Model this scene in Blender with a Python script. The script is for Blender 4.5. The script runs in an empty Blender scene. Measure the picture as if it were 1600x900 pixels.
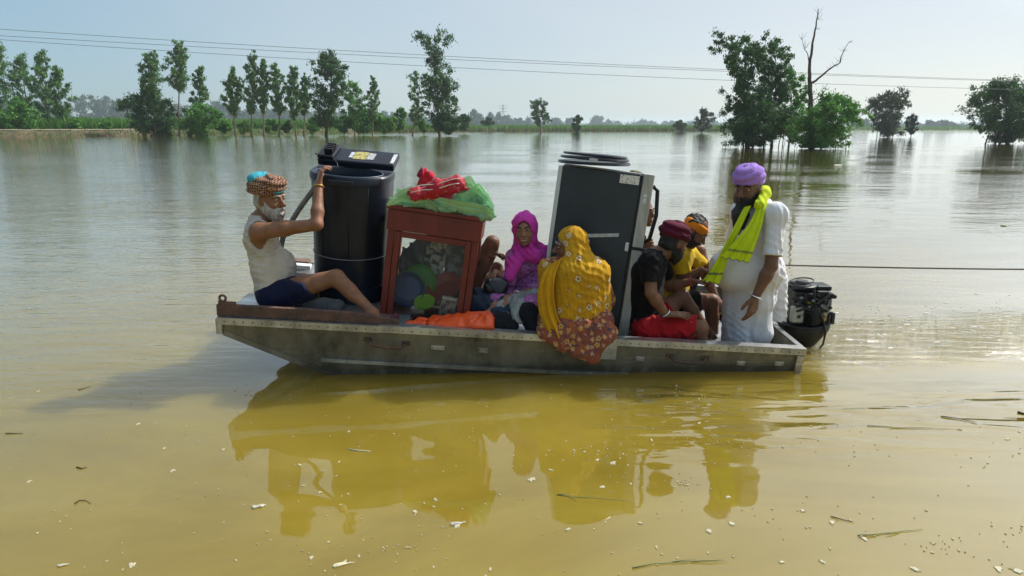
import bpy, bmesh, math, random
import numpy as np
from mathutils import Vector, Matrix
from math import radians, sin, cos, pi
random.seed(7); RNG = np.random.default_rng(7)
SC = bpy.context.scene; COL = SC.collection

# ------------------------------------------------------------- camera
CAM_H, FPX, HORIZON = 1.753, 1000.0, 197.0
PITCH = math.atan((450-HORIZON)/FPX)
cam = bpy.data.cameras.new('camera'); cam_o = bpy.data.objects.new('camera', cam); COL.objects.link(cam_o)
cam.sensor_width = 36; cam.lens = 36*FPX/1600; cam.clip_start = 0.05; cam.clip_end = 9000
cam_o.location = (0, 0, CAM_H); cam_o.rotation_euler = (pi/2-PITCH, 0, 0)
SC.camera = cam_o
# ------------------------------------------------------------- light
SUN_EL, SUN_AZ = radians(44), radians(58)          # azimuth clockwise from +Y (view direction)
SUN_DIR = Vector((sin(SUN_AZ)*cos(SUN_EL), cos(SUN_AZ)*cos(SUN_EL), sin(SUN_EL)))
world = bpy.data.worlds.new('World'); SC.world = world; world.use_nodes = True
nt = world.node_tree; bg = nt.nodes['Background']
sky = nt.nodes.new('ShaderNodeTexSky'); sky.sky_type = 'NISHITA'; sky.sun_disc = False
sky.sun_elevation = SUN_EL; sky.sun_rotation = SUN_AZ
sky.air_density = 1.0; sky.dust_density = 1.2; sky.ozone_density = 1.5; sky.altitude = 200
# thin veil of high cloud with faint streaks, brighter round the sun (aureole of the hazy air)
def wn_(t, **k):
    n = nt.nodes.new(t)
    for a, b in k.items(): setattr(n, a, b)
    return n
wtc = wn_('ShaderNodeTexCoord'); wmp = wn_('ShaderNodeMapping'); wmp.inputs['Scale'].default_value = (1, 1, 2.6)
wn = wn_('ShaderNodeTexNoise'); wn.inputs['Scale'].default_value = 1.6; wn.inputs['Detail'].default_value = 5; wn.inputs['Roughness'].default_value = .55
wr = wn_('ShaderNodeMapRange'); wr.inputs['From Min'].default_value = .3; wr.inputs['From Max'].default_value = .75
wr.inputs['To Min'].default_value = .48; wr.inputs['To Max'].default_value = .68
dt = wn_('ShaderNodeVectorMath', operation='DOT_PRODUCT'); dt.inputs[1].default_value = SUN_DIR
gl = wn_('ShaderNodeMapRange'); gl.inputs['From Min'].default_value = -1.0; gl.inputs['From Max'].default_value = 1.0
vc = wn_('ShaderNodeValToRGB'); vc.color_ramp.interpolation = 'EASE'; E_ = vc.color_ramp.elements
E_[0].position = 0; E_[0].color = (.05, .085, .13, 1); E_[1].position = 1; E_[1].color = (1.0, 1.05, 1.08, 1)
for ps, cl in ((.36, (.065, .105, .15)), (.50, (.125, .195, .245)), (.66, (.205, .245, .27)), (.87, (.27, .278, .28)), (.93, (.60, .635, .655))): E_.new(ps).color = (*cl, 1)
vg = wn_('ShaderNodeVectorMath', operation='SCALE'); vg.inputs['Scale'].default_value = 27.0
wm = wn_('ShaderNodeMix', data_type='RGBA')
LK = nt.links.new
LK(wtc.outputs['Generated'], wmp.inputs[0]); LK(wmp.outputs[0], wn.inputs['Vector']); LK(wn.outputs[0], wr.inputs['Value'])
LK(wtc.outputs['Generated'], dt.inputs[0]); LK(dt.outputs['Value'], gl.inputs['Value']); LK(gl.outputs[0], vc.inputs['Fac']); LK(vc.outputs[0], vg.inputs[0])
LK(wr.outputs[0], wm.inputs['Factor']); LK(sky.outputs[0], wm.inputs['A']); LK(vg.outputs[0], wm.inputs['B'])
LK(wm.outputs['Result'], bg.inputs[0]); bg.inputs[1].default_value = 0.102
sl = bpy.data.lights.new('sun', 'SUN'); sl.energy = 4.5; sl.angle = radians(0.6); sl.color = (1.0, 0.965, 0.90)
so = bpy.data.objects.new('sun', sl); COL.objects.link(so)
so.rotation_euler = (-SUN_DIR).to_track_quat('-Z', 'Y').to_euler(); so.location = SUN_DIR*40
vs = SC.view_settings; vs.view_transform = 'Standard'; vs.look = 'None'; vs.exposure = 0.1; vs.gamma = 1.0; vs.use_curve_mapping = False
SC.cycles.use_denoising = True
SC.cycles.max_bounces = 8; SC.cycles.volume_bounces = 1; SC.cycles.transparent_max_bounces = 12
SC.cycles.caustics_reflective = False; SC.cycles.caustics_refractive = False

# ------------------------------------------------------------- geometry helpers
CP, SP = cos(PITCH), sin(PITCH)
def W(px, py, Y):
    "world point seen at photo pixel (px,py) at world depth Y"
    x, y = (px-800)/FPX, -(py-450)/FPX
    d = (x, CP+y*SP, -SP+y*CP)
    s = Y/d[1]
    return Vector((d[0]*s, Y, CAM_H+d[2]*s))
def WZ(px, py, z=0.0):
    x, y = (px-800)/FPX, -(py-450)/FPX
    d = (x, CP+y*SP, -SP+y*CP); s = (z-CAM_H)/d[2]
    return Vector((d[0]*s, d[1]*s, z))
def PX(p):
    d = Vector(p)-Vector((0, 0, CAM_H)); f = d.y*CP-d.z*SP; u = d.y*SP+d.z*CP
    return 800+FPX*d.x/f, 450-FPX*u/f
def tag(o, label=None, cat=None, group=None, kind=None):
    if label: o['label'] = label
    if cat: o['category'] = cat
    if group: o['group'] = group
    if kind: o['kind'] = kind
    return o
def thing(name, label, cat, base=(0, 0, 0), group=None):
    o = bpy.data.objects.new(name, None); COL.objects.link(o); o.location = base; o.empty_display_size = .1
    return tag(o, label, cat, group)
def origin_of(parent):
    p = Vector((0, 0, 0))
    while parent is not None:
        p += parent.location; parent = parent.parent
    return p
def link(name, me, mat=None, parent=None, base=None):
    if mat is not None:
        for m in (mat if isinstance(mat, (list, tuple)) else [mat]): me.materials.append(m)
    o = bpy.data.objects.new(name, me); COL.objects.link(o)
    org = origin_of(parent)
    if base is not None:
        o.location = Vector(base)-org; org = Vector(base)
    if parent is not None: o.parent = parent
    if org.length > 0: me.transform(Matrix.Translation(-org))
    return o
def np_mesh(name, V, F, smooth=True, uv=None):
    "V (n,3) array, F (m,3|4) int array"
    V = np.asarray(V, dtype=np.float32); F = np.asarray(F, dtype=np.int32)
    me = bpy.data.meshes.new(name)
    m, k = F.shape
    me.vertices.add(len(V)); me.vertices.foreach_set('co', V.ravel())
    me.loops.add(m*k); me.loops.foreach_set('vertex_index', F.ravel())
    me.polygons.add(m); me.polygons.foreach_set('loop_start', np.arange(0, m*k, k, dtype=np.int32))
    me.polygons.foreach_set('loop_total', np.full(m, k, dtype=np.int32))
    me.polygons.foreach_set('use_smooth', np.full(m, smooth))
    me.update(calc_edges=True)
    return me
class MB:
    "collects simple shapes, all in world coordinates, builds one mesh"
    def __init__(s): s.bm = bmesh.new()
    def quad(s, *pts):
        s.bm.faces.new([s.bm.verts.new(p) for p in pts]); return s
    def box8(s, c, ex, ey, ez):
        "centre and three half-extent vectors"
        c, ex, ey, ez = map(Vector, (c, ex, ey, ez))
        v = [s.bm.verts.new(c+ex*a+ey*b+ez*d) for a in (-1, 1) for b in (-1, 1) for d in (-1, 1)]
        for f in ((0, 1, 3, 2), (4, 6, 7, 5), (0, 4, 5, 1), (2, 3, 7, 6), (0, 2, 6, 4), (1, 5, 7, 3)):
            s.bm.faces.new([v[i] for i in f])
        return s
    def bar(s, a, b, w, h, up=(0, 0, 1)):
        a, b = Vector(a), Vector(b); d = (b-a); n = d.normalized()
        side = n.cross(Vector(up)).normalized(); u = side.cross(n).normalized()
        return s.box8((a+b)/2, d/2, side*w/2, u*h/2)
    def tube(s, pts, rads, n=8, cap=True, closed=False):
        pts = [Vector(p) for p in pts]
        if not hasattr(rads, '__len__'): rads = [rads]*len(pts)
        rings = []; ref = None
        N = len(pts)
        for i, p in enumerate(pts):
            t = ((pts[(i+1) % N] if (closed or i+1 < N) else p)-(pts[i-1] if (closed or i > 0) else p)).normalized()
            if ref is None:
                ref = t.orthogonal().normalized()
            ref = (ref-t*ref.dot(t)).normalized(); b = t.cross(ref)
            rings.append([s.bm.verts.new(p+(ref*cos(2*pi*k/n)+b*sin(2*pi*k/n))*rads[i]) for k in range(n)])
        for i in range(N if closed else N-1):
            A, B = rings[i], rings[(i+1) % N]
            for k in range(n):
                s.bm.faces.new((A[k], A[(k+1) % n], B[(k+1) % n], B[k]))
        if cap and not closed:
            s.bm.faces.new(rings[0][::-1]); s.bm.faces.new(rings[-1])
        return s
    def lathe(s, c, axis, prof, n=32, ref=None, sx=1.0, sy=1.0, cap0=False, cap1=False):
        "prof: list of (radius, height along axis)"
        c, axis = Vector(c), Vector(axis).normalized()
        ref = (Vector(ref) if ref is not None else axis.orthogonal()); ref = (ref-axis*ref.dot(axis)).normalized(); b = axis.cross(ref)
        rings = [[s.bm.verts.new(c+axis*h+(ref*cos(2*pi*k/n)*sx+b*sin(2*pi*k/n)*sy)*r) for k in range(n)] for r, h in prof]
        for A, B in zip(rings, rings[1:]):
            for k in range(n): s.bm.faces.new((A[k], A[(k+1) % n], B[(k+1) % n], B[k]))
        if cap0: s.bm.faces.new(rings[0][::-1])
        if cap1: s.bm.faces.new(rings[-1])
        return s
    def ell(s, c, ex, ey, ez, nu=12, nv=8):
        c, ex, ey, ez = map(Vector, (c, ex, ey, ez)); rows = []
        for i in range(1, nv):
            a = pi*i/nv
            rows.append([s.bm.verts.new(c+ez*cos(a)+(ex*cos(2*pi*k/nu)+ey*sin(2*pi*k/nu))*sin(a)) for k in range(nu)])
        t, b = s.bm.verts.new(c+ez), s.bm.verts.new(c-ez)
        for A, B in zip(rows, rows[1:]):
            for k in range(nu): s.bm.faces.new((A[k], B[k], B[(k+1) % nu], A[(k+1) % nu]))
        for k in range(nu):
            s.bm.faces.new((t, rows[0][k], rows[0][(k+1) % nu])); s.bm.faces.new((b, rows[-1][(k+1) % nu], rows[-1][k]))
        return s
    def build(s, name, mat, parent=None, smooth=False, bevel=0, base=None):
        bm = s.bm
        bmesh.ops.recalc_face_normals(bm, faces=bm.faces)
        if bevel:
            bmesh.ops.bevel(bm, geom=bm.edges[:], offset=bevel, segments=2, affect='EDGES', profile=.5, clamp_overlap=True)
        me = bpy.data.meshes.new(name); bm.to_mesh(me); bm.free()
        if smooth:
            me.polygons.foreach_set('use_smooth', np.ones(len(me.polygons), dtype=bool))
            if smooth != 'all': me.set_sharp_from_angle(angle=radians(40))
        return link(name, me, mat, parent, base)
def box_at(mb, frame, lo, hi):
    "box in a frame (origin, ex, ey, ez) with local bounds lo..hi"
    O, ex, ey, ez = frame
    c = [(a+b)/2 for a, b in zip(lo, hi)]; h = [(b-a)/2 for a, b in zip(lo, hi)]
    return mb.box8(O+ex*c[0]+ey*c[1]+ez*c[2], ex*h[0], ey*h[1], ez*h[2])
def FR(frame, a, b, c):
    O, ex, ey, ez = frame
    return O+ex*a+ey*b+ez*c
# ------------------------------------------------------------- materials
def mat(name, color=(.5, .5, .5), rough=.6, metal=0.0, var=0.0, vscale=8.0, color2=None, bump=0.0, bscale=30.0, spec=None,
        stretch=None, detail=5.0, coat=0.0, sub=0.0, lo=.35, hi=.65):
    m = bpy.data.materials.new(name); m.use_nodes = True
    t = m.node_tree; p = t.nodes['Principled BSDF']
    p.inputs['Base Color'].default_value = (*color, 1); p.inputs['Roughness'].default_value = rough; p.inputs['Metallic'].default_value = metal
    if spec is not None: p.inputs['Specular IOR Level'].default_value = spec
    if coat: p.inputs['Coat Weight'].default_value = coat; p.inputs['Coat Roughness'].default_value = .1
    tc = t.nodes.new('ShaderNodeTexCoord'); src = tc.outputs['Object']
    if stretch:
        mp = t.nodes.new('ShaderNodeMapping'); mp.inputs['Scale'].default_value = stretch; t.links.new(src, mp.inputs[0]); src = mp.outputs[0]
    if color2 is not None or var:
        n = t.nodes.new('ShaderNodeTexNoise'); n.inputs['Scale'].default_value = vscale; n.inputs['Detail'].default_value = detail; n.inputs['Roughness'].default_value = .6
        t.links.new(src, n.inputs['Vector'])
        r = t.nodes.new('ShaderNodeValToRGB')
        c2 = color2 if color2 is not None else tuple(c*(1-var) for c in color)
        c1 = color if color2 is not None else tuple(min(1, c*(1+var*.6)) for c in color)
        r.color_ramp.elements[0].position = lo; r.color_ramp.elements[0].color = (*c2, 1)
        r.color_ramp.elements[1].position = hi; r.color_ramp.elements[1].color = (*c1, 1)
        t.links.new(n.outputs[0], r.inputs[0]); t.links.new(r.outputs[0], p.inputs['Base Color'])
    if bump:
        n2 = t.nodes.new('ShaderNodeTexNoise'); n2.inputs['Scale'].default_value = bscale; n2.inputs['Detail'].default_value = 4
        t.links.new(src, n2.inputs['Vector'])
        b = t.nodes.new('ShaderNodeBump'); b.inputs['Strength'].default_value = min(1, bump); b.inputs['Distance'].default_value = .02
        t.links.new(n2.outputs[0], b.inputs['Height']); t.links.new(b.outputs[0], p.inputs['Normal'])
    return m
def nodes_of(m): return m.node_tree, m.node_tree.nodes, m.node_tree.links, m.node_tree.nodes['Principled BSDF']
# =============================================================== SETTING
# ---- boat frame (needed for the opening the hull leaves in the water sheet)
BA, BB = W(340, 497, 4.26), W(1258, 547, 4.39)     # near gunwale, bow end and stern end
BL = (BB-BA).length; E1 = (BB-BA).normalized()
HEEL = radians(2.5)
E2 = Vector((-E1.y, E1.x, 0)).normalized()*cos(HEEL)+Vector((0, 0, sin(HEEL))); E2 = (E2-E1*E2.dot(E1)).normalized()
E3 = E1.cross(E2).normalized()
BW = 1.62
def B(l, v, h): return BA+E1*l+E2*v+E3*h

def water_material():
    m = bpy.data.materials.new('muddy_water'); m.use_nodes = True
    t, N, L, p = nodes_of(m)
    geo = N.new('ShaderNodeNewGeometry')
    p.inputs['Roughness'].default_value = .03; p.inputs['IOR'].default_value = 1.42; p.inputs['Coat Weight'].default_value = 1.0; p.inputs['Coat Roughness'].default_value = .03; p.inputs['Coat IOR'].default_value = 1.42   # film of water over silty water
    p.subsurface_method = 'BURLEY'
    p.inputs['Subsurface Weight'].default_value = .85
    p.inputs['Subsurface Radius'].default_value = (1.0, .8, .45); p.inputs['Subsurface Scale'].default_value = .8
    def noise(scale, sx, sy, detail=3.0, rough=.55, rot=0, dist=0.0):
        mp = N.new('ShaderNodeMapping'); mp.inputs['Scale'].default_value = (sx, sy, 1); mp.inputs['Rotation'].default_value = (0, 0, rot)
        L.new(geo.outputs['Position'], mp.inputs[0])
        n = N.new('ShaderNodeTexNoise'); n.inputs['Scale'].default_value = scale; n.inputs['Detail'].default_value = detail; n.inputs['Roughness'].default_value = rough
        n.inputs['Distortion'].default_value = dist
        L.new(mp.outputs[0], n.inputs['Vector']); return n.outputs[0]
    def math_(op, a, b=None, clamp=False):
        n = N.new('ShaderNodeMath'); n.operation = op; n.use_clamp = clamp
        for i, v in enumerate((a, b)):
            if v is None: continue
            if isinstance(v, (int, float)): n.inputs[i].default_value = v
            else: L.new(v, n.inputs[i])
        return n.outputs[0]
    def ramp(v, a, b):
        n = N.new('ShaderNodeMapRange'); n.interpolation_type = 'SMOOTHSTEP'
        n.inputs['From Min'].default_value = a; n.inputs['From Max'].default_value = b; L.new(v, n.inputs['Value']); return n.outputs[0]
    sep = N.new('ShaderNodeSeparateXYZ'); L.new(geo.outputs['Position'], sep.inputs[0])
    X, Y = sep.outputs[0], sep.outputs[1]
    # colour: mud with slow clouds of silt
    silt = noise(.45, .8, 1.9, 6, .62, .25, 1.4)
    cr = N.new('ShaderNodeValToRGB'); cr.color_ramp.elements[0].position = .3; cr.color_ramp.elements[0].color = (.186, .133, .014, 1)
    cr.color_ramp.elements[1].position = .7; cr.color_ramp.elements[1].color = (.262, .194, .028, 1)
    L.new(silt, cr.inputs[0]); L.new(cr.outputs[0], p.inputs['Base Color'])
    # relief: slow swell + wind ripples (patchy, stronger far off) + churned wake behind the motor
    swell = noise(1.1, .55, 1.3, 2, .5, .1)
    ripple = noise(5.0, .38, 1.7, 3, .6, .08, .4)
    ripple2 = noise(13.0, .5, 1.5, 2, .6, -.12)
    patch = ramp(noise(.16, .6, 1.2, 3), .40, .62)
    far = ramp(Y, 5.2, 13.0)
    calm = math_('SUBTRACT', 1.0, math_('MULTIPLY', ramp(Y, 18, 55), .55))
    near_amt = math_('MULTIPLY', math_('MULTIPLY', math_('ADD', math_('MULTIPLY', patch, .85), .15), far), calm)
    # wake region: right of the stern, spreading right and slightly back
    wy = math_('ABSOLUTE', math_('SUBTRACT', Y, math_('ADD', math_('MULTIPLY', X, .12), 4.75)))
    wake = math_('MULTIPLY', math_('SUBTRACT', 1.0, ramp(wy, .15, .80)), ramp(X, 1.75, 2.4))
    bwave_y = math_('SUBTRACT', 1.0, ramp(math_('ABSOLUTE', math_('SUBTRACT', Y, 3.7)), .2, .75))
    bwave = math_('MULTIPLY', bwave_y, ramp(X, .2, 1.2))
    wn = noise(5.5, .55, 1.9, 6, .62, .12, .7)
    bn = noise(2.6, .45, 2.0, 2, .5, .25, .5)
    leftr = math_('MULTIPLY', math_('SUBTRACT', 1.0, ramp(X, -2.6, -1.6)), ramp(Y, 3.3, 4.2))
    h = math_('MULTIPLY', swell, .016)
    h = math_('ADD', h, math_('MULTIPLY', math_('MULTIPLY', ripple, near_amt), .012))
    h = math_('ADD', h, math_('MULTIPLY', math_('MULTIPLY', ripple2, near_amt), .0032))
    h = math_('ADD', h, math_('MULTIPLY', math_('MULTIPLY', ripple, leftr), .010))
    h = math_('ADD', h, math_('MULTIPLY', math_('MULTIPLY', wn, wake), .06))
    h = math_('ADD', h, math_('MULTIPLY', math_('MULTIPLY', bn, bwave), .045))
    bmp = N.new('ShaderNodeBump'); bmp.inputs['Strength'].default_value = 1.0; bmp.inputs['Distance'].default_value = 1.0
    L.new(h, bmp.inputs['Height']); L.new(bmp.outputs[0], p.inputs['Normal']); L.new(bmp.outputs[0], p.inputs['Coat Normal'])
    return m
M_WATER = water_material()
# water sheet with an opening inside the hull
from mathutils.geometry import delaunay_2d_cdt
def waterline(v, inset):
    "points of the hull skin on z=0 (bow rake to stern) on side v"
    pts = []
    for l, h0 in ((.62, None), (BL-.05, None)):
        pts.append(B(l, v, -.3))
    return pts
hole = [B(.80, .12, 0), B(BL-.03, .12, 0), B(BL-.03, BW-.12, 0), B(.80, BW-.12, 0)]
hole = [Vector((p.x, p.y)) for p in hole]
S = 4000.0
outer = [Vector((-S, -60)), Vector((S, -60)), Vector((S, S)), Vector((-S, S))]
vv, ee, ff, *_ = delaunay_2d_cdt(outer+hole, [(0, 1), (1, 2), (2, 3), (3, 0), (4, 5), (5, 6), (6, 7), (7, 4)], [], 0, 1e-5)
hc = sum(hole, Vector((0, 0)))/4
def in_hole(c):
    s = [(hole[(i+1) % 4]-hole[i]).cross(c-hole[i]) for i in range(4)]
    return all(x > 0 for x in s) or all(x < 0 for x in s)
tris = [f for f in ff if not in_hole(sum((vv[i] for i in f), Vector((0, 0)))/len(f))]
me = np_mesh('water', [(v.x, v.y, 0) for v in vv], [t for t in tris if len(t) == 3], smooth=False)
tag(link('water', me, M_WATER), 'brown flood water covering the fields all round the boat', kind='structure')
tag(MB().quad((-S, -60, -1.2), (S, -60, -1.2), (S, S, -1.2), (-S, S, -1.2)).build('ground', mat('silt', (.2, .15, .07), .9, var=.3, vscale=.5)),
    'drowned field bed under the flood water', kind='structure')

# ---- far banks
M_BANK = mat('bank_soil', (.16, .11, .06), .95, color2=(.05, .055, .025), vscale=.9, bump=1, bscale=4)
M_FIELD = mat('field_green', (.07, .12, .03), .95, color2=(.045, .075, .02), vscale=.05)
M_PATH = mat('dry_path', (.30, .25, .17), .95, var=.3, vscale=1.2)
def bank(pts, top, depth, name, label):
    "pts: list of (px, py) along the waterline; top m above water"
    P = [WZ(a, b) for a, b in pts]; Q = []
    for i in range(len(P)-1):
        n = max(2, int((P[i+1]-P[i]).length/1.5))
        for k in range(n): Q.append(P[i].lerp(P[i+1], k/n))
    Q.append(P[-1])
    V, F = [], []
    prof = [(0, -.3), (.15, .08), (.7, .55), (1.0, .85), (1.6, 1.0), (4.5, 1.03), (depth, 1.0)]
    for i, q in enumerate(Q):
        out = Vector((q.x, q.y, 0)).normalized(); j = random.uniform(-.5, .5)
        for k, (d, z) in enumerate(prof):
            jj = 0 if k > 4 else j+random.uniform(-.25, .25)
            V.append((q.x+out.x*(d*1.6+jj), q.y+out.y*(d*1.6+jj), (z*top if k else z)*(1+random.uniform(-.14, .14)*(0 < k < 6))))
    m = len(prof)
    for i in range(len(Q)-1):
        for k in range(m-1): F.append((i*m+k, i*m+k+1, (i+1)*m+k+1, (i+1)*m+k))
    me = np_mesh(name, V, F); me.materials.append(M_BANK); me.materials.append(M_FIELD)
    mi = np.array([1 if (i % (m-1)) >= 5 else 0 for i in range(len(F))], dtype=np.int32)
    me.polygons.foreach_set('material_index', mi)
    return tag(link(name, me), label, kind='structure'), Q
bank_l, QL = bank([(-420, 226), (-120, 217), (0, 214.5), (120, 213.5), (330, 210.5), (500, 208.5), (600, 207.2)], 1.0, 420, 'river_bank', 'low earth bank with a dry path on the far left shore')
bank_c, QC = bank([(596, 207.0), (720, 205.6), (860, 204.8), (1000, 204.6), (1180, 204.2)], .35, 900, 'far_shore', 'low reedy far shore behind the boat')
bank_r, QR = bank([(1120, 202.8), (1350, 202.9), (1600, 202.6), (2100, 202.4)], .3, 900, 'distant_shore', 'distant low shore under the hazy trees at right')
# pale path on the left bank
mb = MB()
for i in range(len(QL)-1):
    a, b = QL[i], QL[i+1]; oa, ob = Vector((a.x, a.y, 0)).normalized(), Vector((b.x, b.y, 0)).normalized()
    pa = PX(a)[0]
    if -300 < pa < 240:
        mb.quad(*[Vector((q.x, q.y, 0))+o*d+Vector((0, 0, 1.09+.15*(d > 5))) for q, o, d in ((a, oa, 3.4), (b, ob, 3.4), (b, ob, 6.4), (a, oa, 6.4))])
tag(mb.build('path', M_PATH), 'pale dry earth path along the top of the left bank', kind='structure')

# ---- vegetation
def leaf_mat(name, c1, c2, transl=.27):
    m = bpy.data.materials.new(name); m.use_nodes = True
    t, N, L, p = nodes_of(m)
    geo = N.new('ShaderNodeNewGeometry'); r = N.new('ShaderNodeValToRGB')
    r.color_ramp.elements[0].color = (*c1, 1); r.color_ramp.elements[1].color = (*c2, 1)
    L.new(geo.outputs['Random Per Island'], r.inputs[0]); L.new(r.outputs[0], p.inputs['Base Color'])
    p.inputs['Roughness'].default_value = .55; p.inputs['Specular IOR Level'].default_value = .35
    tr = N.new('ShaderNodeBsdfTranslucent'); L.new(r.outputs[0], tr.inputs[0])
    mx = N.new('ShaderNodeMixShader'); mx.inputs[0].default_value = transl
    L.new(p.outputs[0], mx.inputs[1]); L.new(tr.outputs[0], mx.inputs[2]); L.new(mx.outputs[0], N['Material Output'].inputs[0])
    return m
L_EUC = leaf_mat('eucalyptus_leaf', (.07, .17, .06), (.18, .32, .11))
L_DARK = leaf_mat('dark_leaf', (.028, .085, .028), (.085, .19, .052))
L_BRIGHT = leaf_mat('bright_leaf', (.065, .21, .035), (.16, .37, .07))
L_FAR = leaf_mat('far_leaf', (.04, .07, .04), (.08, .115, .06))
L_GRASS = leaf_mat('grass_blade', (.09, .22, .04), (.19, .36, .09))
L_REED = leaf_mat('dry_grass_blade', (.12, .14, .05), (.26, .24, .12))
M_BARK = mat('pale_bark', (.30, .26, .20), .9, color2=(.14, .11, .08), vscale=2.5, stretch=(1, 1, .25))
M_DBARK = mat('dark_bark', (.11, .085, .065), .9, color2=(.05, .04, .03), vscale=3, bump=.6, bscale=9)
def leaf_cloud(centers, radii, per, size, droop=.3, rng=RNG, aspect=.45, squash=.8):
    "leaf quads round clump centres; returns V,F"
    C = np.repeat(np.asarray(centers, float), per, axis=0); R = np.repeat(np.asarray(radii, float), per)
    n = len(C)
    d = rng.normal(size=(n, 3)); d /= np.linalg.norm(d, axis=1)[:, None]
    rr = R*rng.random(n)**.45*rng.choice([1, 1, 1.2, 1.7, 2.3], n)
    d[:, 2] *= squash
    P = C+d*rr[:, None]
    ax = rng.normal(size=(n, 3)); ax[:, 2] -= droop*2; ax /= np.linalg.norm(ax, axis=1)[:, None]
    nn = rng.normal(size=(n, 3)); nn[:, 2] += .5
    sd = np.cross(ax, nn); sd /= np.linalg.norm(sd, axis=1)[:, None]+1e-9
    s = size*rng.uniform(.6, 1.35, n)
    a = ax*s[:, None]; b = sd*(s*aspect)[:, None]
    V = np.stack([P-a, P+b*.9-a*.1, P+a, P-b*.9-a*.1], axis=1).reshape(-1, 3)
    F = np.arange(n*4).reshape(-1, 4)
    return V, F
def crown_obj(parent, V, F, m, name='crown'):
    me = np_mesh(name, V, F, smooth=False); return link(name, me, m, parent)
def tree(spec, label, group=None, cat='tree', name='tree'):
    """spec: x, base_y, top_y, crown_bottom_y, half_w (px), Y, style, lean"""
    x, by, ty, cb, hw, Y = spec['x'], spec['by'], spec['ty'], spec['cb'], spec['hw'], spec['Y']
    s = Y/FPX*1.0
    base = WZ(x, 300, 0) if False else Vector((W(x, by, Y).x, Y, spec.get('z', -.2)))
    ztop, zcb = W(x, ty, Y).z, W(x, cb, Y).z; hwm = hw*s
    tx = W(spec.get('tx', x), ty, Y).x
    t = thing(name, label, cat, base, group)
    rng = np.random.default_rng(spec.get('seed', int(x*7+by)))
    ch = ztop-zcb; style = spec.get('style', 'euc')
    def axis(f):  # trunk axis at height fraction of (base..top)
        z = base.z+(ztop-base.z)*f
        return Vector((base.x+(tx-base.x)*f+.12*hwm*math.sin(f*5+x), Y+.15*hwm*math.sin(f*4+x*2), z))
    tr = spec.get('tr', .006*(ztop-base.z)+.03)
    mb = MB(); K = 9
    if spec.get('trunk', True):
        mb.tube([axis(k/K*.97) for k in range(K+1)], [tr*(1.15-1.0*k/K) for k in range(K+1)], 7)
    cents, rads = [], []
    prof = {'euc': lambda u: .30+.80*math.sin(min(1, u*1.12)*pi)**.8*(1-.35*u), 'round': lambda u: math.sqrt(max(.05, 1-(2*u-.9)**2)),
            'wide': lambda u: .55+.5*math.sin(u*pi), 'open': lambda u: .5+.55*abs(math.sin(u*pi*1.6+.3))}[style]
    nl = int(spec.get('nc', 26)*(.85 if style == 'euc' else .8)); az = rng.uniform(0, 6)
    for i in range(nl):
        u = (i+rng.random())/nl; az += 2.4+rng.normal()*.5
        pr = prof(u)*hwm*rng.choice([.55, .8, 1.0, 1.12]); f = (zcb+u*ch-base.z)/(ztop-base.z)
        c0 = axis(min(.96, max(.05, f-.10-.05*rng.random())))
        c = Vector((c0.x+cos(az)*pr, c0.y+sin(az)*pr*.9, zcb+u*ch+rng.uniform(-.03, .03)*ch))
        fr = max(.15, 1.05-f)
        if spec.get('trunk', True) and not spec.get('low'): mb.tube([c0, c0.lerp(c, .5)+Vector((0, 0, .10*pr)), c], [tr*.36*fr, tr*.22*fr, tr*.06], 5, cap=False)
        for g in (.38, .62, .82, 1.0):
            if rng.random() < .12: continue
            p = c0.lerp(c, g)+Vector((0, 0, .12*pr*math.sin(g*pi)))+Vector(rng.normal(size=3)*.07*hwm)
            r = spec.get('cr', .34)*.46*hwm*rng.uniform(.55, 1.25)*(1-.3*u if style == 'euc' else 1)
            if p.z-r*.6 < .02 and not spec.get('low'): p.z = .05+r*.6
            cents.append(p); rads.append(r)
    for _ in range(spec.get('stems', 0)):
        a = Vector((base.x+rng.uniform(-.8, .8)*hwm, Y+rng.uniform(-.5, .5)*hwm, -.2))
        mb.tube([a, a+Vector((rng.uniform(-.3, .3), 0, (zcb+.35*ch)*.5)), a+Vector((rng.uniform(-.6, .6), 0, zcb+.35*ch))], [tr*.5, tr*.4, tr*.2], 6)
    if len(mb.bm.verts): mb.build('trunk', spec.get('bark', M_BARK), t, smooth='all')
    else: mb.bm.free()
    V, F = leaf_cloud(cents, rads, int(spec.get('per', 150)*spec.get('pm', .36)), spec.get('ls', 2*s)*.72, spec.get('droop', .4), rng, squash=spec.get('sq', .85))
    if not spec.get('low'): V[:, 2] = np.maximum(V[:, 2], .03)
    crown_obj(t, V, F, spec.get('leaf', L_EUC))
    return t
YB = 121.0
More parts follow.
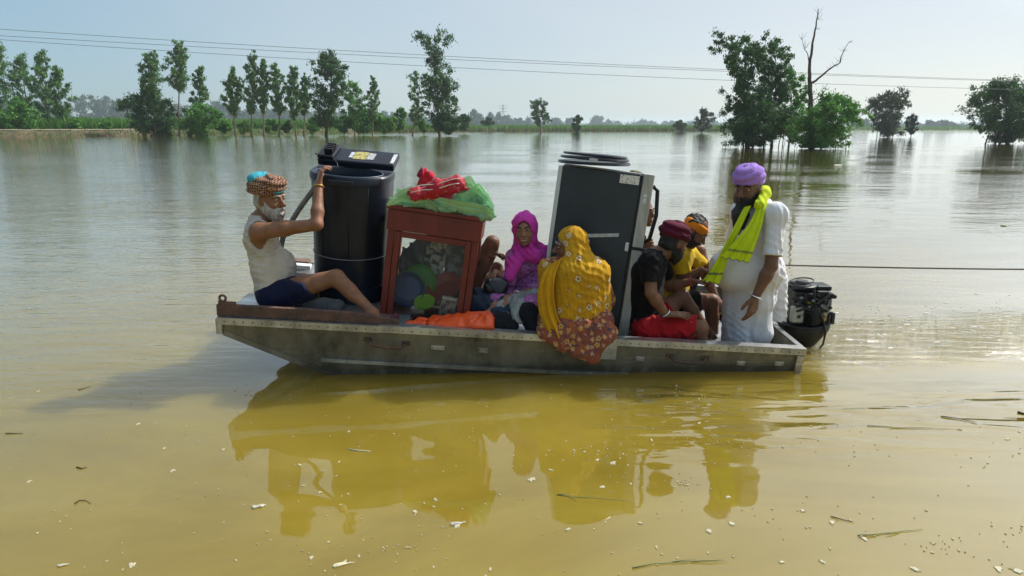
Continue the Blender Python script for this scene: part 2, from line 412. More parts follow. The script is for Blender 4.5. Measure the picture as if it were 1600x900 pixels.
EUC = [
 (-3, 213, 66, 165, 22, 120, 'tall pale-trunked eucalyptus cut by the left edge of the photo'),
 (38, 213, 84, 172, 18, 124, 'second eucalyptus from the left edge, standing over the round bright bush'),
 (70, 214, 79, 176, 17, 119, 'tallest slim eucalyptus of the far left clump, between two shorter ones'),
 (95, 213, 104, 192, 17, 121, 'rightmost eucalyptus of the far left clump, crown hanging low'),
 (240, 213, 79, 150, 17, 118, 'eucalyptus rising out of the wide dark bush on the left bank'),
 (280, 213, 65, 132, 17, 117, 'tall bare-stemmed eucalyptus with a high crown, left of a short thin tree'),
 (317, 208, 103, 170, 12, 122, 'thin leaning eucalyptus above the round hedge-like bush on the bank'),
 (366, 211, 108, 172, 14, 118, 'shorter eucalyptus at the left end of the row of slim trees'),
 (394, 211, 80, 170, 13, 118, 'tallest slim eucalyptus in the row of slim trees'),
 (412, 210, 92, 168, 10, 119, 'narrow eucalyptus touching the tallest one of the row on its right'),
 (434, 210, 101, 172, 13, 119, 'middle eucalyptus of the row with a drooping left side'),
 (460, 210, 103, 176, 12, 119, 'eucalyptus in the row just left of a narrower twin'),
 (476, 210, 116, 174, 9, 121, 'narrow short eucalyptus beside the dense dark tree'),
]
for i, (x, by, ty, cb, hw, Y, lab) in enumerate(EUC):
    if PX((0, 0, 0)) and True:
        tree(dict(x=x+(4 if x == 317 else 0)*-2, tx=x, by=by, ty=ty, cb=cb, hw=hw*1.1, Y=Y, nc=40, per=120, cr=.42, ls=.30, seed=100+i, droop=.8, tr=.15), lab, 'slim eucalyptus trees on the left bank', name='eucalyptus_tree')
tree(dict(x=514, by=214, ty=80, cb=188, hw=31, Y=112, style='round', nc=60, per=210, cr=.34, leaf=L_DARK, ls=.30, tr=.26, bark=M_DBARK), 'dense dark round tree standing in the water right of the slim row', name='leafy_tree')
tree(dict(x=553, by=207, ty=126, cb=182, hw=17, Y=122, style='wide', nc=30, per=120, leaf=L_BRIGHT, ls=.30, cr=.4), 'loose mid-green tree just right of the dense dark tree', name='leafy_tree')
tree(dict(x=583, by=207, ty=121, cb=186, hw=10, Y=124, nc=30, per=120, leaf=L_EUC, ls=.28, cr=.42), 'narrow pointed tree at the right end of the left bank', name='leafy_tree')
# the tall open tree, built from three stems
tree(dict(x=690, tx=668, by=207, ty=44, cb=150, hw=26, Y=119, style='open', nc=46, per=130, cr=.36, leaf=L_DARK, ls=.32, tr=.22, stems=0), 'tallest open-crowned tree standing in the water left of the middle', name='leafy_tree')
tree(dict(x=689, tx=692, by=207, ty=118, cb=198, hw=26, Y=118, style='round', nc=46, per=130, cr=.33, leaf=L_DARK, ls=.32, tr=.12), 'leafy lower stem against the right side of the tallest open tree', name='leafy_tree')
tree(dict(x=646, tx=656, by=206, ty=112, cb=186, hw=16, Y=120, style='wide', nc=24, per=120, cr=.36, leaf=L_EUC, ls=.30, tr=.12), 'thin leaning tree against the left side of the tallest open tree', name='leafy_tree')
# right-hand drowned clump
tree(dict(x=1168, tx=1146, by=228, ty=52, cb=205, hw=33, Y=55, style='open', nc=80, per=190, cr=.27, leaf=L_DARK, ls=.15, tr=.13, stems=2, bark=M_DBARK, droop=.9), 'tall drooping tree at the left of the drowned clump on the right', 'trees of the drowned clump', name='leafy_tree')
tree(dict(x=1206, tx=1200, by=228, ty=58, cb=205, hw=36, Y=57, style='open', nc=90, per=190, cr=.26, leaf=L_DARK, ls=.15, tr=.11, stems=3, bark=M_BARK, droop=.9), 'tall pale-stemmed tree in the middle of the drowned clump', 'trees of the drowned clump', name='leafy_tree')
tree(dict(x=1232, tx=1240, by=228, ty=106, cb=212, hw=24, Y=58, style='wide', nc=50, per=180, cr=.32, leaf=L_BRIGHT, ls=.15, tr=.08, stems=2, droop=.6), 'shorter greener tree of the drowned clump, next to the dead trunk', 'trees of the drowned clump', name='leafy_tree')
tree(dict(x=1180, by=229, ty=160, cb=224, hw=58, Y=55.5, style='wide', nc=70, per=200, cr=.2, leaf=L_DARK, ls=.15, tr=.05, stems=7, trunk=True, bark=M_DBARK), 'dark low thicket at the foot of the drowned clump', cat='bush', name='bush')
tree(dict(x=1292, by=230, ty=152, cb=228, hw=50, Y=52, style='round', nc=110, per=220, cr=.22, leaf=L_BRIGHT, ls=.14, tr=.05, stems=4, bark=M_DBARK), 'big rounded green bush standing in the water under the dead tree', cat='bush', name='bush')
tree(dict(x=1385, by=212, ty=146, cb=206, hw=31, Y=106, style='wide', nc=60, per=170, cr=.3, leaf=L_FAR, ls=.26, tr=.12, stems=4, tx=1395), 'grey-green tree clump in the water beyond the dead tree', name='leafy_tree')
tree(dict(x=1422, tx=1427, by=211, ty=179, cb=207, hw=10, Y=110, style='wide', nc=24, per=90, cr=.4, leaf=L_FAR, ls=.24, tr=.07), 'small crooked tree between the grey-green clump and the far right trees', name='leafy_tree')
tree(dict(x=1572, by=223, ty=128, cb=216, hw=54, Y=67, style='round', nc=110, per=200, cr=.24, leaf=L_DARK, ls=.18, tr=.16, stems=6, bark=M_DBARK), 'large dark tree standing in the water at the right edge', name='leafy_tree')
# dead tree: bare trunk with limbs
def dead_tree():
    Y = 53.0; base = W(1268, 229, Y); base.z = -.2
    t = thing('dead_tree', 'bare dead tree with thin forked limbs rising from the green bush', 'tree', base)
    rng = np.random.default_rng(5); mb = MB()
    def line(pp, r0, r1, wob=.03):
        P = [W(a, b, Y+dy) for a, b, dy in pp]; Q = []
        for i in range(len(P)-1):
            for k in range(4): Q.append(P[i].lerp(P[i+1], k/4)+Vector(rng.normal(size=3)*wob))
        Q.append(P[-1]); n = len(Q)
        mb.tube(Q, [r0+(r1-r0)*(i/(n-1))**.8 for i in range(n)], 7); return Q
    line([(1268, 232, 0), (1268, 190, 0), (1266, 140, 0), (1265, 110, 0), (1269, 75, .2), (1275, 40, .2), (1279, 14, .3)], .26, .025)
    line([(1268, 130, 0), (1282, 120, -.2), (1296, 108, -.3), (1312, 97, -.4), (1316, 82, -.4), (1328, 64, -.5)], .10, .015)
    line([(1265, 108, 0), (1262, 88, .3), (1256, 72, .4), (1252, 58, .4)], .05, .012)
    line([(1268, 160, 0), (1280, 150, -.3), (1288, 143, -.4), (1294, 130, -.4)], .05, .012)
    for a, b in ((1279, 22), (1278, 30), (1328, 66), (1318, 80), (1312, 97), (1296, 108), (1253, 62), (1258, 76), (1292, 140), (1276, 45), (1304, 103)):
        for _ in range(4):
            dx, dy = rng.uniform(-9, 9), rng.uniform(-14, 2)
            line([(a, b, 0), (a+dx*.5, b+dy*.4, 0), (a+dx, b+dy, .1)], .014, .006, .01)
    mb.build('trunk', M_DBARK, t, smooth='all')
dead_tree()
# bushes on the left bank and small trees of the middle shore
BUSH = [
 (33, 213, 158, 30, 115, L_BRIGHT, 'bright green bush under the far left eucalyptus clump'),
 (118, 212, 186, 10, 119, L_BRIGHT, 'small ragged bush by the left path'),
 (240, 211, 140, 39, 119, L_DARK, 'wide dark green bush round the foot of a eucalyptus'),
 (312, 211, 166, 30, 119, L_BRIGHT, 'low domed bush on the bank right of the bare-stemmed eucalyptus'),
 (568, 207, 172, 26, 126, L_BRIGHT, 'tangled green bush at the foot of the narrow pointed tree'),
 (597, 207, 180, 16, 127, L_BRIGHT, 'small bush left of the lone round shrub on the bank'),
 (625, 206, 169, 13, 132, L_BRIGHT, 'lone upright shrub between the left bank and the tallest open tree'),
 (697, 208, 178, 20, 116, L_DARK, 'dark bush in the water at the foot of the tallest open tree'),
 (902, 205, 180, 7, 200, L_DARK, 'small dark upright shrub at the edge of the far shore'),
 (1063, 205, 189, 8, 215, L_DARK, 'small rounded shrub on the far shore left of a bigger grey one'),
 (725, 205, 179, 12, 150, L_DARK, 'dusky shrub just right of the tallest open tree'),
 (763, 201, 184, 9, 230, L_FAR, 'low hazy shrub below the far pylon'),
 (168, 210, 190, 9, 123, L_BRIGHT, 'low weedy shrub on the bank left of the wide dark bush'),
 (350, 209, 188, 11, 124, L_BRIGHT, 'low shrub on the bank left of the first slim tree of the row'),
 (382, 209, 190, 9, 125, L_GRASS, 'pale low shrub between the first two slim trees of the row'),
 (424, 208, 187, 11, 125, L_BRIGHT, 'low shrub behind the middle slim tree of the row'),
 (449, 208, 190, 8, 124, L_DARK, 'small dark shrub between two slim trees of the row'),
 (489, 208, 184, 12, 125, L_BRIGHT, 'shrub left of the trunk of the dense dark tree'),
 (536, 207, 183, 14, 126, L_BRIGHT, 'shrub right of the trunk of the dense dark tree'),
 (612, 206, 184, 10, 128, L_GRASS, 'pale low shrub left of the lone upright shrub'),
 (660, 206, 190, 11, 130, L_BRIGHT, 'low shrub behind the thin leaning tree'),
 (80, 212, 186, 13, 122, L_BRIGHT, 'shrub at the foot of the far left eucalyptus clump, right side'),

]
for i, (x, by, ty, hw, Y, lf, lab) in enumerate(BUSH):
    tree(dict(x=x, by=by, ty=ty, cb=by-3, hw=hw, Y=Y, style='round', nc=max(14, int(hw*1.3)), per=150, cr=.36 if hw < 20 else .27, leaf=lf, ls=.0026*Y, tr=.05, low=True, pm=.75), lab, cat='bush', name='bush')
tree(dict(x=843, by=204, ty=156, cb=192, hw=16, Y=185, style='round', nc=40, per=110, cr=.32, leaf=L_DARK, ls=.36, tr=.22), 'lone round-crowned tree on the far shore in the middle', name='leafy_tree')
tree(dict(x=1098, by=206, ty=171, cb=202, hw=14, Y=165, style='round', nc=40, per=100, cr=.34, leaf=L_FAR, ls=.32, tr=.15), 'grey hazy tree on the far shore just left of the drowned clump', name='leafy_tree')
# hazy trees far off
FAR = [(741, 173, 8, 420), (750, 180, 8, 460), (765, 178, 9, 430), (779, 179, 7, 480), (793, 184, 12, 470), (809, 186, 6, 500), (826, 187, 8, 520),
       (868, 187, 10, 520), (890, 186, 6, 540), (931, 183, 11, 620), (951, 189, 6, 640), (965, 191, 4, 700), (1003, 190, 8, 700), (1020, 191, 6, 700),
       (1040, 191, 5, 720), (1050, 191, 7, 650), (1082, 192, 8, 640), (1112, 191, 9, 640), (715, 182, 10, 400), (1340, 190, 9, 300), (1352, 188, 7, 330),
       (1452, 190, 6, 330), (1466, 191, 6, 345), (1478, 190, 8, 320), (1488, 195, 8, 320), (1505, 200, 10, 400), (1522, 199, 12, 420), (1440, 196, 7, 420)]
ORD = 'first second third fourth fifth sixth seventh eighth ninth tenth eleventh twelfth thirteenth fourteenth fifteenth sixteenth seventeenth eighteenth nineteenth twentieth'.split()
FAR = sorted((x, ty, hw, Y*2.0) for x, ty, hw, Y in FAR)
cm = [q for q in FAR if q[0] < 1200]; crt = [q for q in FAR if q[0] >= 1200]
for i, (x, ty, hw, Y) in enumerate(FAR):
    size = 'bushy' if hw >= 9 else 'small' if hw >= 7 else 'tiny'
    lab = f'{size} hazy blue-grey tree, {ORD[cm.index((x, ty, hw, Y))]} from the left along the middle horizon' if x < 1200 else f'{size} hazy blue-grey tree, {ORD[crt.index((x, ty, hw, Y))]} from the left along the right-hand horizon'
    tree(dict(x=x, by=203, ty=ty, cb=200, hw=hw, Y=Y, style='round' if i % 3 else 'wide', nc=16, per=90, cr=.6, leaf=L_FAR, ls=.003*Y, tr=.3, low=True, z=0.1), lab, 'hazy trees along the horizon', name='distant_tree')
# far wood on the left: reads as one mass
def wood(x0, x1, tops, Y0, Y1, label, n, leaf=L_FAR):
    rng = np.random.default_rng(int(x0+500)); C, R = [], []
    for i in range(n):
        x = rng.uniform(x0, x1); Y = rng.uniform(Y0, Y1); s = Y/FPX
        ty = np.interp(x, [a for a, b in tops], [b for a, b in tops])+rng.uniform(0, 9)
        zt = W(x, ty, Y).z; w = rng.uniform(4, 9)*s
        for k in range(9):
            u = (k+.5)/9; C.append((W(x, 197, Y).x+rng.uniform(-1, 1)*w*(1-u*.6), Y+rng.uniform(-1, 1)*w, zt*u)); R.append(w*.62*(1.1-.4*u))
    V, F = leaf_cloud(C, R, 46, .0021*(Y0+Y1)/2, .2, rng)
    V[:, 2] = np.maximum(V[:, 2], .2)
    tag(link('woodland', np_mesh('woodland', V, F, smooth=False), leaf), label, kind='stuff')
wood(-150, 235, [(-150, 150), (0, 156), (105, 162), (130, 150), (150, 147), (165, 155), (172, 145), (190, 155), (205, 152), (235, 165)], 800, 900, 'blue-green wood beyond the field on the far left', 95)
wood(235, 480, [(235, 165), (275, 158), (300, 168), (338, 158), (355, 156), (380, 168), (480, 172)], 820, 930, 'hazy wood behind the row of slim trees', 60)
wood(470, 700, [(470, 172), (560, 172), (605, 170), (635, 174), (700, 182)], 880, 1000, 'hazy wood behind the dense dark tree', 40)
wood(700, 1150, [(700, 189), (900, 192), (1150, 193)], 1500, 1800, 'faint line of trees along the middle horizon', 90)
wood(1330, 1700, [(1330, 195), (1500, 199), (1700, 196)], 1000, 1200, 'faint line of trees along the right horizon', 50)
# grass and reeds on the banks
def grass(name, label, Q, n, d0, d1, h0, h1, z, leaf, wpx=.5, keep=lambda x: True):
    rng = np.random.default_rng(len(name)+n); V = []
    Q = [q for q in Q if -200 < PX(q)[0] < 1800]
    for _ in range(n):
        i = rng.integers(0, len(Q)-1); q = Q[i].lerp(Q[i+1], rng.random())
        if not keep(PX(q)[0]): continue
        o = Vector((q.x, q.y, 0)).normalized(); d = d0+(d1-d0)*rng.random()**1.6
        p = Vector((q.x, q.y, z(d) if callable(z) else z))+o*d
        h = rng.uniform(h0, h1); w = h*rng.uniform(.06, .16)+.04
        a = rng.uniform(-.8, .8); l = Vector((rng.normal()*.25*h, rng.normal()*.25*h, h)); sx = Vector((cos(a), sin(a), 0))*w
        V += [p-sx, p+sx, p+l]
    V = np.array([tuple(v) for v in V]); F = np.arange(len(V)).reshape(-1, 3)
    tag(link(name, np_mesh(name, V, F, smooth=False), leaf), label, kind='stuff')
rng_keep = np.random.default_rng(77)
bz = lambda d: min(1.0, max(0.05, d/1.6*.75))
grass('grass', 'tall green crop and grass on top of the left bank', QL, 30000, 8.5, 80, 1.1, 2.7, 1.0, L_GRASS)
grass('weeds', 'ragged weeds hanging over the edge of the left bank', QL, 4200, .1, 2.2, .2, .6, bz, L_GRASS, keep=lambda x: x > 250 or rng_keep.random() < .35)
grass('dry_weeds', 'dry straw-coloured weeds on the left bank', QL, 3800, 9, 16, .5, 1.5, 1.0, L_REED)
grass('reeds', 'green reeds along the far shore in the middle', QC, 26000, 0, 110, 1.0, 2.4, .1, L_GRASS)
grass('dry_reeds', 'brownish reeds at the water edge of the far shore', QC, 5000, -.8, 12, .6, 1.8, .0, L_REED)
grass('shore_grass', 'thin grass along the distant right shore', QR, 5000, 0, 60, .8, 2.0, .1, L_GRASS)
# pylon
def pylon():
    Y = 520.0; b = W(786, 196, Y); b.z = .2; t = thing('pylon', 'tiny lattice power pylon far off above the middle shore', 'pylon', b)
    H = W(786, 164, Y).z; mb = MB()
    for sx in (-1, 1):
        for sy in (-1, 1): mb.tube([b+Vector((sx*2.2, sy*2.2, 0)), b+Vector((sx*.4, sy*.4, H*.75)), b+Vector((sx*.15, sy*.15, H))], .16, 4)
    for k in range(7):
        z = H*k/7; w = 2.2-1.9*k/7
        for sy in (-1, 1): mb.tube([b+Vector((-w, sy*w, z)), b+Vector((w, sy*(w-.2), z+H/7))], .1, 4)
    m = mat('galvanised_steel', (.35, .36, .37), .5, .6)
    mb.build('lattice', m, t)
    mb = MB()
    for z in (.72, .84, .95): mb.tube([b+Vector((-3.4, 0, H*z)), b+Vector((3.4, 0, H*z))], .14, 4)
    mb.build('crossarm', m, t)
pylon()
# power lines
M_WIRE = mat('wire', (.12, .12, .125), .6)
def wire(pts, Ys, label):
    mb = MB(); P = []
    for k in range(61):
        u = k/60; x = -260+u*2160
        y = np.interp(x, [a for a, b in pts], [b for a, b in pts]); P.append(W(x, y, Ys[0]+(Ys[1]-Ys[0])*u))
    q = np.polyfit([p.x for p in P], [p.z for p in P], 2)
    for p in P: p.z = float(np.polyval(q, p.x))
    mb.tube(P, .017, 5)
    tag(mb.build('power_line', M_WIRE, smooth='all', base=P[30]), label, 'power line', 'overhead wires crossing the sky')
wire([(-260, 28), (0, 45), (330, 67), (700, 89), (1110, 108), (1600, 126), (1900, 135)], (52, 66), 'uppermost of the three wires crossing the sky')
wire([(-260, 40), (0, 56), (330, 74), (700, 93.5), (1110, 110.5), (1600, 127.5), (1900, 136)], (53, 67), 'middle of the three wires crossing the sky')
wire([(-260, 45), (0, 60.5), (330, 84), (700, 106), (1110, 125), (1560, 139), (1900, 147)], (52.5, 66.5), 'lowest of the three wires crossing the sky')
# =============================================================== SOFT BODIES: smooth distance fields, meshed with surface nets
def V3(p): return np.array(p, dtype=np.float32)
def smin(a, b, k):
    if k <= 0: return np.minimum(a, b)
    h = np.maximum(k-np.abs(a-b), 0)/k
    return np.minimum(a, b)-h*h*k*.25
def surface_nets(D, org, h):
    S = D < 0
    nx, ny, nz = D.shape
    cnt = np.zeros((nx-1, ny-1, nz-1), dtype=np.int8)
    for i in (0, 1):
        for j in (0, 1):
            for k in (0, 1): cnt += S[i:nx-1+i, j:ny-1+j, k:nz-1+k]
    act = (cnt > 0) & (cnt < 8)
    idx = np.argwhere(act)
    vid = np.full(act.shape, -1, dtype=np.int32); vid[act] = np.arange(len(idx))
    acc = np.zeros((len(idx), 3), dtype=np.float64); n = np.zeros(len(idx))
    I, J, K = idx.T
    for ax in range(3):
        o1, o2 = [a for a in range(3) if a != ax]
        for a in (0, 1):
            for b in (0, 1):
                off = [0, 0, 0]; off[o1] = a; off[o2] = b
                off2 = list(off); off2[ax] = 1
                d0 = D[I+off[0], J+off[1], K+off[2]]; d1 = D[I+off2[0], J+off2[1], K+off2[2]]
                c = (d0 < 0) != (d1 < 0)
                t = np.where(c, d0/np.where(c, d0-d1, 1), 0)
                pos = np.zeros((len(idx), 3)); pos[:] = off; pos[:, ax] = t
                acc[c] += pos[c]; n[c] += 1
    V = (idx+acc/n[:, None])*h+org
    F = []
    for ax in range(3):
        a = [slice(None)]*3; b = [slice(None)]*3
        a[ax] = slice(0, -1); b[ax] = slice(1, None)
        s0, s1 = S[tuple(a)], S[tuple(b)]
        ch = np.argwhere(s0 != s1); o1, o2 = [(1, 2), (2, 0), (0, 1)][ax]
        ok = (ch[:, o1] > 0) & (ch[:, o2] > 0) & (ch[:, o1] < D.shape[o1]-1) & (ch[:, o2] < D.shape[o2]-1); ch = ch[ok]
        def cell(d1, d2):
            q = ch.copy(); q[:, o1] -= d1; q[:, o2] -= d2
            return vid[q[:, 0], q[:, 1], q[:, 2]]
        q = np.stack([cell(1, 1), cell(0, 1), cell(0, 0), cell(1, 0)], axis=1)
        ins = s0[ch[:, 0], ch[:, 1], ch[:, 2]]
        q[~ins] = q[~ins][:, ::-1]
        F.append(q)
    F = np.concatenate(F); F = F[(F >= 0).all(axis=1)]
    return V, F
class Blob:
    def __init__(s, h=.007): s.h = h; s.ops = []; s.fx = []; s.t = 0.0
    def cap(s, a, b, r1, r2=None, k=.02, op='u', flat=None, clip=()):
        r2 = r1 if r2 is None else r2
        s.ops.append(('c', V3(a), V3(b), r1+s.t, r2+s.t, k, op, flat, clip)); return s
    def ell(s, c, rad, axes=None, k=.02, op='u', clip=()):
        ax = np.eye(3, dtype=np.float32) if axes is None else np.array([list(Vector(a).normalized()) for a in axes], dtype=np.float32)
        s.ops.append(('e', V3(c), ax, np.array(rad, dtype=np.float32)+(s.t if op == 'u' else 0), k, op, None, clip)); return s
    def cut(s, p, n, k=.006):
        s.ops.append(('p', V3(p), V3(Vector(n).normalized()), k)); return s
    def bounds(s):
        lo, hi = np.full(3, 1e9), np.full(3, -1e9)
        for o in s.ops:
            if o[0] == 'c' and o[6] == 'u':
                r = max(o[3], o[4]); lo = np.minimum(lo, np.minimum(o[1], o[2])-r); hi = np.maximum(hi, np.maximum(o[1], o[2])+r)
            if o[0] == 'e' and o[5] == 'u':
                r = o[3].max(); lo = np.minimum(lo, o[1]-r); hi = np.maximum(hi, o[1]+r)
        return lo-.03, hi+.03
    def field(s):
        h = s.h; lo, hi = s.bounds(); n = np.ceil((hi-lo)/h).astype(int)+1
        D = np.full(n, .08, dtype=np.float32)
        axs = [lo[i]+h*np.arange(n[i], dtype=np.float32) for i in range(3)]
        def block(blo, bhi):
            i0 = np.clip(((blo-lo)/h).astype(int), 0, n); i1 = np.clip(((bhi-lo)/h).astype(int)+2, 0, n)
            sl = tuple(slice(a, b) for a, b in zip(i0, i1))
            x, y, z = (axs[i][sl[i]].astype(np.float32) for i in range(3))
            return sl, x[:, None, None], y[None, :, None], z[None, None, :]
        for o in s.ops:
            if o[0] == 'p':
                x, y, z = axs[0][:, None, None], axs[1][None, :, None], axs[2][None, None, :]
                d = ((x-o[1][0])*o[2][0]+(y-o[1][1])*o[2][1]+(z-o[1][2])*o[2][2]).astype(np.float32)
                D = -smin(-D, -d, o[3]); continue
            if o[0] == 'c':
                _, a, b, r1, r2, k, op, flat, clip = o
                m = max(r1, r2)+k+.025
                sl, x, y, z = block(np.minimum(a, b)-m, np.maximum(a, b)+m)
                if 0 in D[sl].shape: continue
                px, py, pz = x-a[0], y-a[1], z-a[2]; ba = b-a
                L2 = max(1e-9, float(ba@ba))
                sc = 1.0
                if flat is not None:
                    nrm, sc = V3(Vector(flat[0]).normalized()), flat[1]      # thickness scaled by sc along nrm
                    dn = px*nrm[0]+py*nrm[1]+pz*nrm[2]
                    t = np.clip((px*ba[0]+py*ba[1]+pz*ba[2])/L2, 0, 1)
                    qx, qy, qz = px-t*ba[0], py-t*ba[1], pz-t*ba[2]
                    dq = (qx*nrm[0]+qy*nrm[1]+qz*nrm[2])*(1/sc-1)
                    d = np.sqrt((qx+dq*nrm[0])**2+(qy+dq*nrm[1])**2+(qz+dq*nrm[2])**2)-(r1+(r2-r1)*t)
                    d = d*(sc if sc < 1 else 1)
                else:
                    t = np.clip((px*ba[0]+py*ba[1]+pz*ba[2])/L2, 0, 1)
                    d = np.sqrt((px-t*ba[0])**2+(py-t*ba[1])**2+(pz-t*ba[2])**2)-(r1+(r2-r1)*t)
            else:
                _, c, ax, rad, k, op, _, clip = o
                m = rad.max()+k+.025
                sl, x, y, z = block(c-m, c+m)
                if 0 in D[sl].shape: continue
                px, py, pz = x-c[0], y-c[1], z-c[2]
                u = [(px*ax[i][0]+py*ax[i][1]+pz*ax[i][2])/rad[i] for i in range(3)]
                k0 = np.sqrt(u[0]**2+u[1]**2+u[2]**2); k1 = np.sqrt((u[0]/rad[0])**2+(u[1]/rad[1])**2+(u[2]/rad[2])**2)+1e-6
                d = k0*(k0-1)/k1
            for cp, cn in clip:
                cp, cn = V3(cp), V3(Vector(cn).normalized())
                d = np.maximum(d, (x-cp[0])*cn[0]+(y-cp[1])*cn[1]+(z-cp[2])*cn[2])
            d = d.astype(np.float32)
            D[sl] = smin(D[sl], d, k) if op == 'u' else -smin(-D[sl], d, k)
        if s.fx:
            band = np.abs(D) < .05
            I = np.argwhere(band)
            P = (I*h+lo).astype(np.float32); disp = np.zeros(len(P), dtype=np.float32)
            for f in s.fx: disp += f(P)
            D[band] += disp
        D[0] = D[-1] = .05; D[:, 0] = D[:, -1] = .05; D[:, :, 0] = D[:, :, -1] = .05
        return D, lo, h
    def build(s, name, m, parent=None, base=None):
        D, lo, h = s.field(); V, F = surface_nets(D, lo, h)
        return link(name, np_mesh(name, V, F), m, parent, base)
def folds(d, freq, amp, seed=0, warp=1.0, ridge=True):
    "cloth folds running across direction d"
    r = np.random.default_rng(seed); d = V3(Vector(d).normalized())
    A = r.normal(size=(5, 3)).astype(np.float32)
    def f(P):
        w = sum(np.sin(P@A[i]*(5+3.5*i)+i*1.7) for i in range(5))
        ph = P@d*freq+w*warp
        a = np.sin(ph)
        if ridge: a = 1-np.abs(np.sin(ph*.5))*2
        return (-a*amp*.75*(.40+.60*np.sin(P@A[0]*6+P@A[3]*9))).astype(np.float32)
    return f
def crumple(freq, amp, seed=0):
    r = np.random.default_rng(seed); A = r.normal(size=(7, 3)).astype(np.float32); A /= np.linalg.norm(A, axis=1)[:, None]
    ph = r.uniform(0, 6, 7)
    def f(P):
        q = P+.25/freq*np.stack([np.sin(P@A[i]*freq*1.3+ph[i]) for i in range(3)], axis=1).astype(np.float32)*2.0
        v = 0
        for i in range(7): v = v+(1-2*np.abs(np.sin(q@A[i]*freq*(.6+.22*i)+ph[i])))/(1+.35*i)
        return (-v*amp*.45).astype(np.float32)
    return f
# --------------------------------------------------------------- anatomy
def hand(b, wr, d, palm, side, curl=(.25, .3, .35, .4), thumb=.5, sp=.06, s=1.0):
    """wr wrist, d direction to the knuckles, palm the way the palm faces, side = direction of the thumb side"""
    d = Vector(d).normalized(); n = Vector(palm); n = (n-d*n.dot(d)).normalized(); sd = Vector(side); sd = (sd-d*sd.dot(d)-n*sd.dot(n)).normalized()
    L = .088*s
    for i, (o, ln) in enumerate(((.033, .078), (.011, .084), (-.011, .080), (-.031, .066))):
        kn = wr+d*(L*(1, 1.03, .98, .9)[i])+sd*o*s
        b.cap(wr+sd*o*s*.55+d*.008, kn, .0135*s, .0115*s, k=.012)
        a = 0; p = kn; fd = (d+sd*o*sp*30*s*.3).normalized()
        for j, fr in enumerate((.45, .31, .24)):
            a += curl[i]*(1.0, 1.25, .8)[j]
            q = p+(fd*cos(a)+n*sin(a))*ln*fr*s
            b.cap(p, q, (.0098, .0088, .0078)[j]*s, (.0088, .0078, .0065)[j]*s, k=.005); p = q
    t0 = wr+d*.018*s+sd*.022*s; td = (sd*.75+d*.65+n*.25).normalized()
    t1 = t0+td*.036*s; t2 = t1+(td*(1-thumb*.5)+d*.5+n*thumb*.6).normalized()*.033*s; t3 = t2+(d*.8+n*thumb*.8+td*.2).normalized()*.026*s
    b.cap(t0, t1, .0155*s, .0125*s, k=.014); b.cap(t1, t2, .0115*s, .010*s, k=.006); b.cap(t2, t3, .0098*s, .0075*s, k=.005)
def foot(b, an, d, up=(0, 0, 1), s=1.0):
    d = Vector(d).normalized(); u = Vector(up); u = (u-d*u.dot(d)).normalized(); sd = d.cross(u)
    heel = an-d*.045*s-u*.045*s
    b.cap(an, heel, .036*s, .030*s, k=.03); b.cap(an-u*.02*s, an+d*.10*s-u*.05*s, .036*s, .026*s, k=.03); b.cap(heel, an+d*.10*s-u*.055*s, .030*s, .026*s, k=.03)
    for i in range(5):
        o = (-.032+.016*i)*s; l = (.165, .165, .158, .148, .135)[i]
        b.cap(an+d*.10*s-u*.056*s+sd*o, an+d*l*s-u*.062*s+sd*o*1.15, .0145*s, (.013, .0095, .009, .009, .008)[i]*s, k=.008)
def head_frame(c, f, up=(0, 0, 1)):
    f = Vector(f).normalized(); u = Vector(up); u = (u-f*u.dot(f)).normalized(); return Vector(c), f, f.cross(u), u
def head(b, H, s=1.0, nose=1.0, female=False):
    c, f, r, u = H; A = (r, f, u)
    E = lambda q, rad, k=.02, op='u': b.ell(c+r*q[0]*s+f*q[1]*s+u*q[2]*s, [x*s for x in rad], A, k, op)
    E((0, -.008, .032), (.075, .094, .092))
    E((0, .022, -.02), (.064, .072, .085), .03)
    E((0, .038, -.068), (.046, .05, .042), .03)
    E((0, .078, -.098), (.018, .016, .014), .02)
    for x in (-1, 1):
        E((.040*x, .062, -.028), (.022, .022, .02), .022)
        E((.033*x, .097, .014), (.018, .016, .011), .012, 's')
        E((.033*x, .080, .013), (.0135, .0135, .0125), .004)
        E((.076*x, -.004, -.004), (.010, .022, .032), .008)
        b.cap(c+(r*.014*x+f*.090+u*.030)*s, c+(r*.052*x+f*.074+u*.030)*s, .010*s, .008*s, k=.012)
        E((.011*x, .104, -.026), (.009, .011, .008), .008)
    b.cap(c+(f*.088+u*.022)*s, c+(f*(.112+.006*nose)-u*.022)*s, .0075*s, .0125*s*nose, k=.010)
    b.cap(c+(r*-.02+f*.090-u*.056)*s, c+(r*.02+f*.090-u*.056)*s, .0075*s, k=.008); b.cap(c+(r*-.015+f*.089-u*.068)*s, c+(r*.015+f*.089-u*.068)*s, .008*s, k=.006)
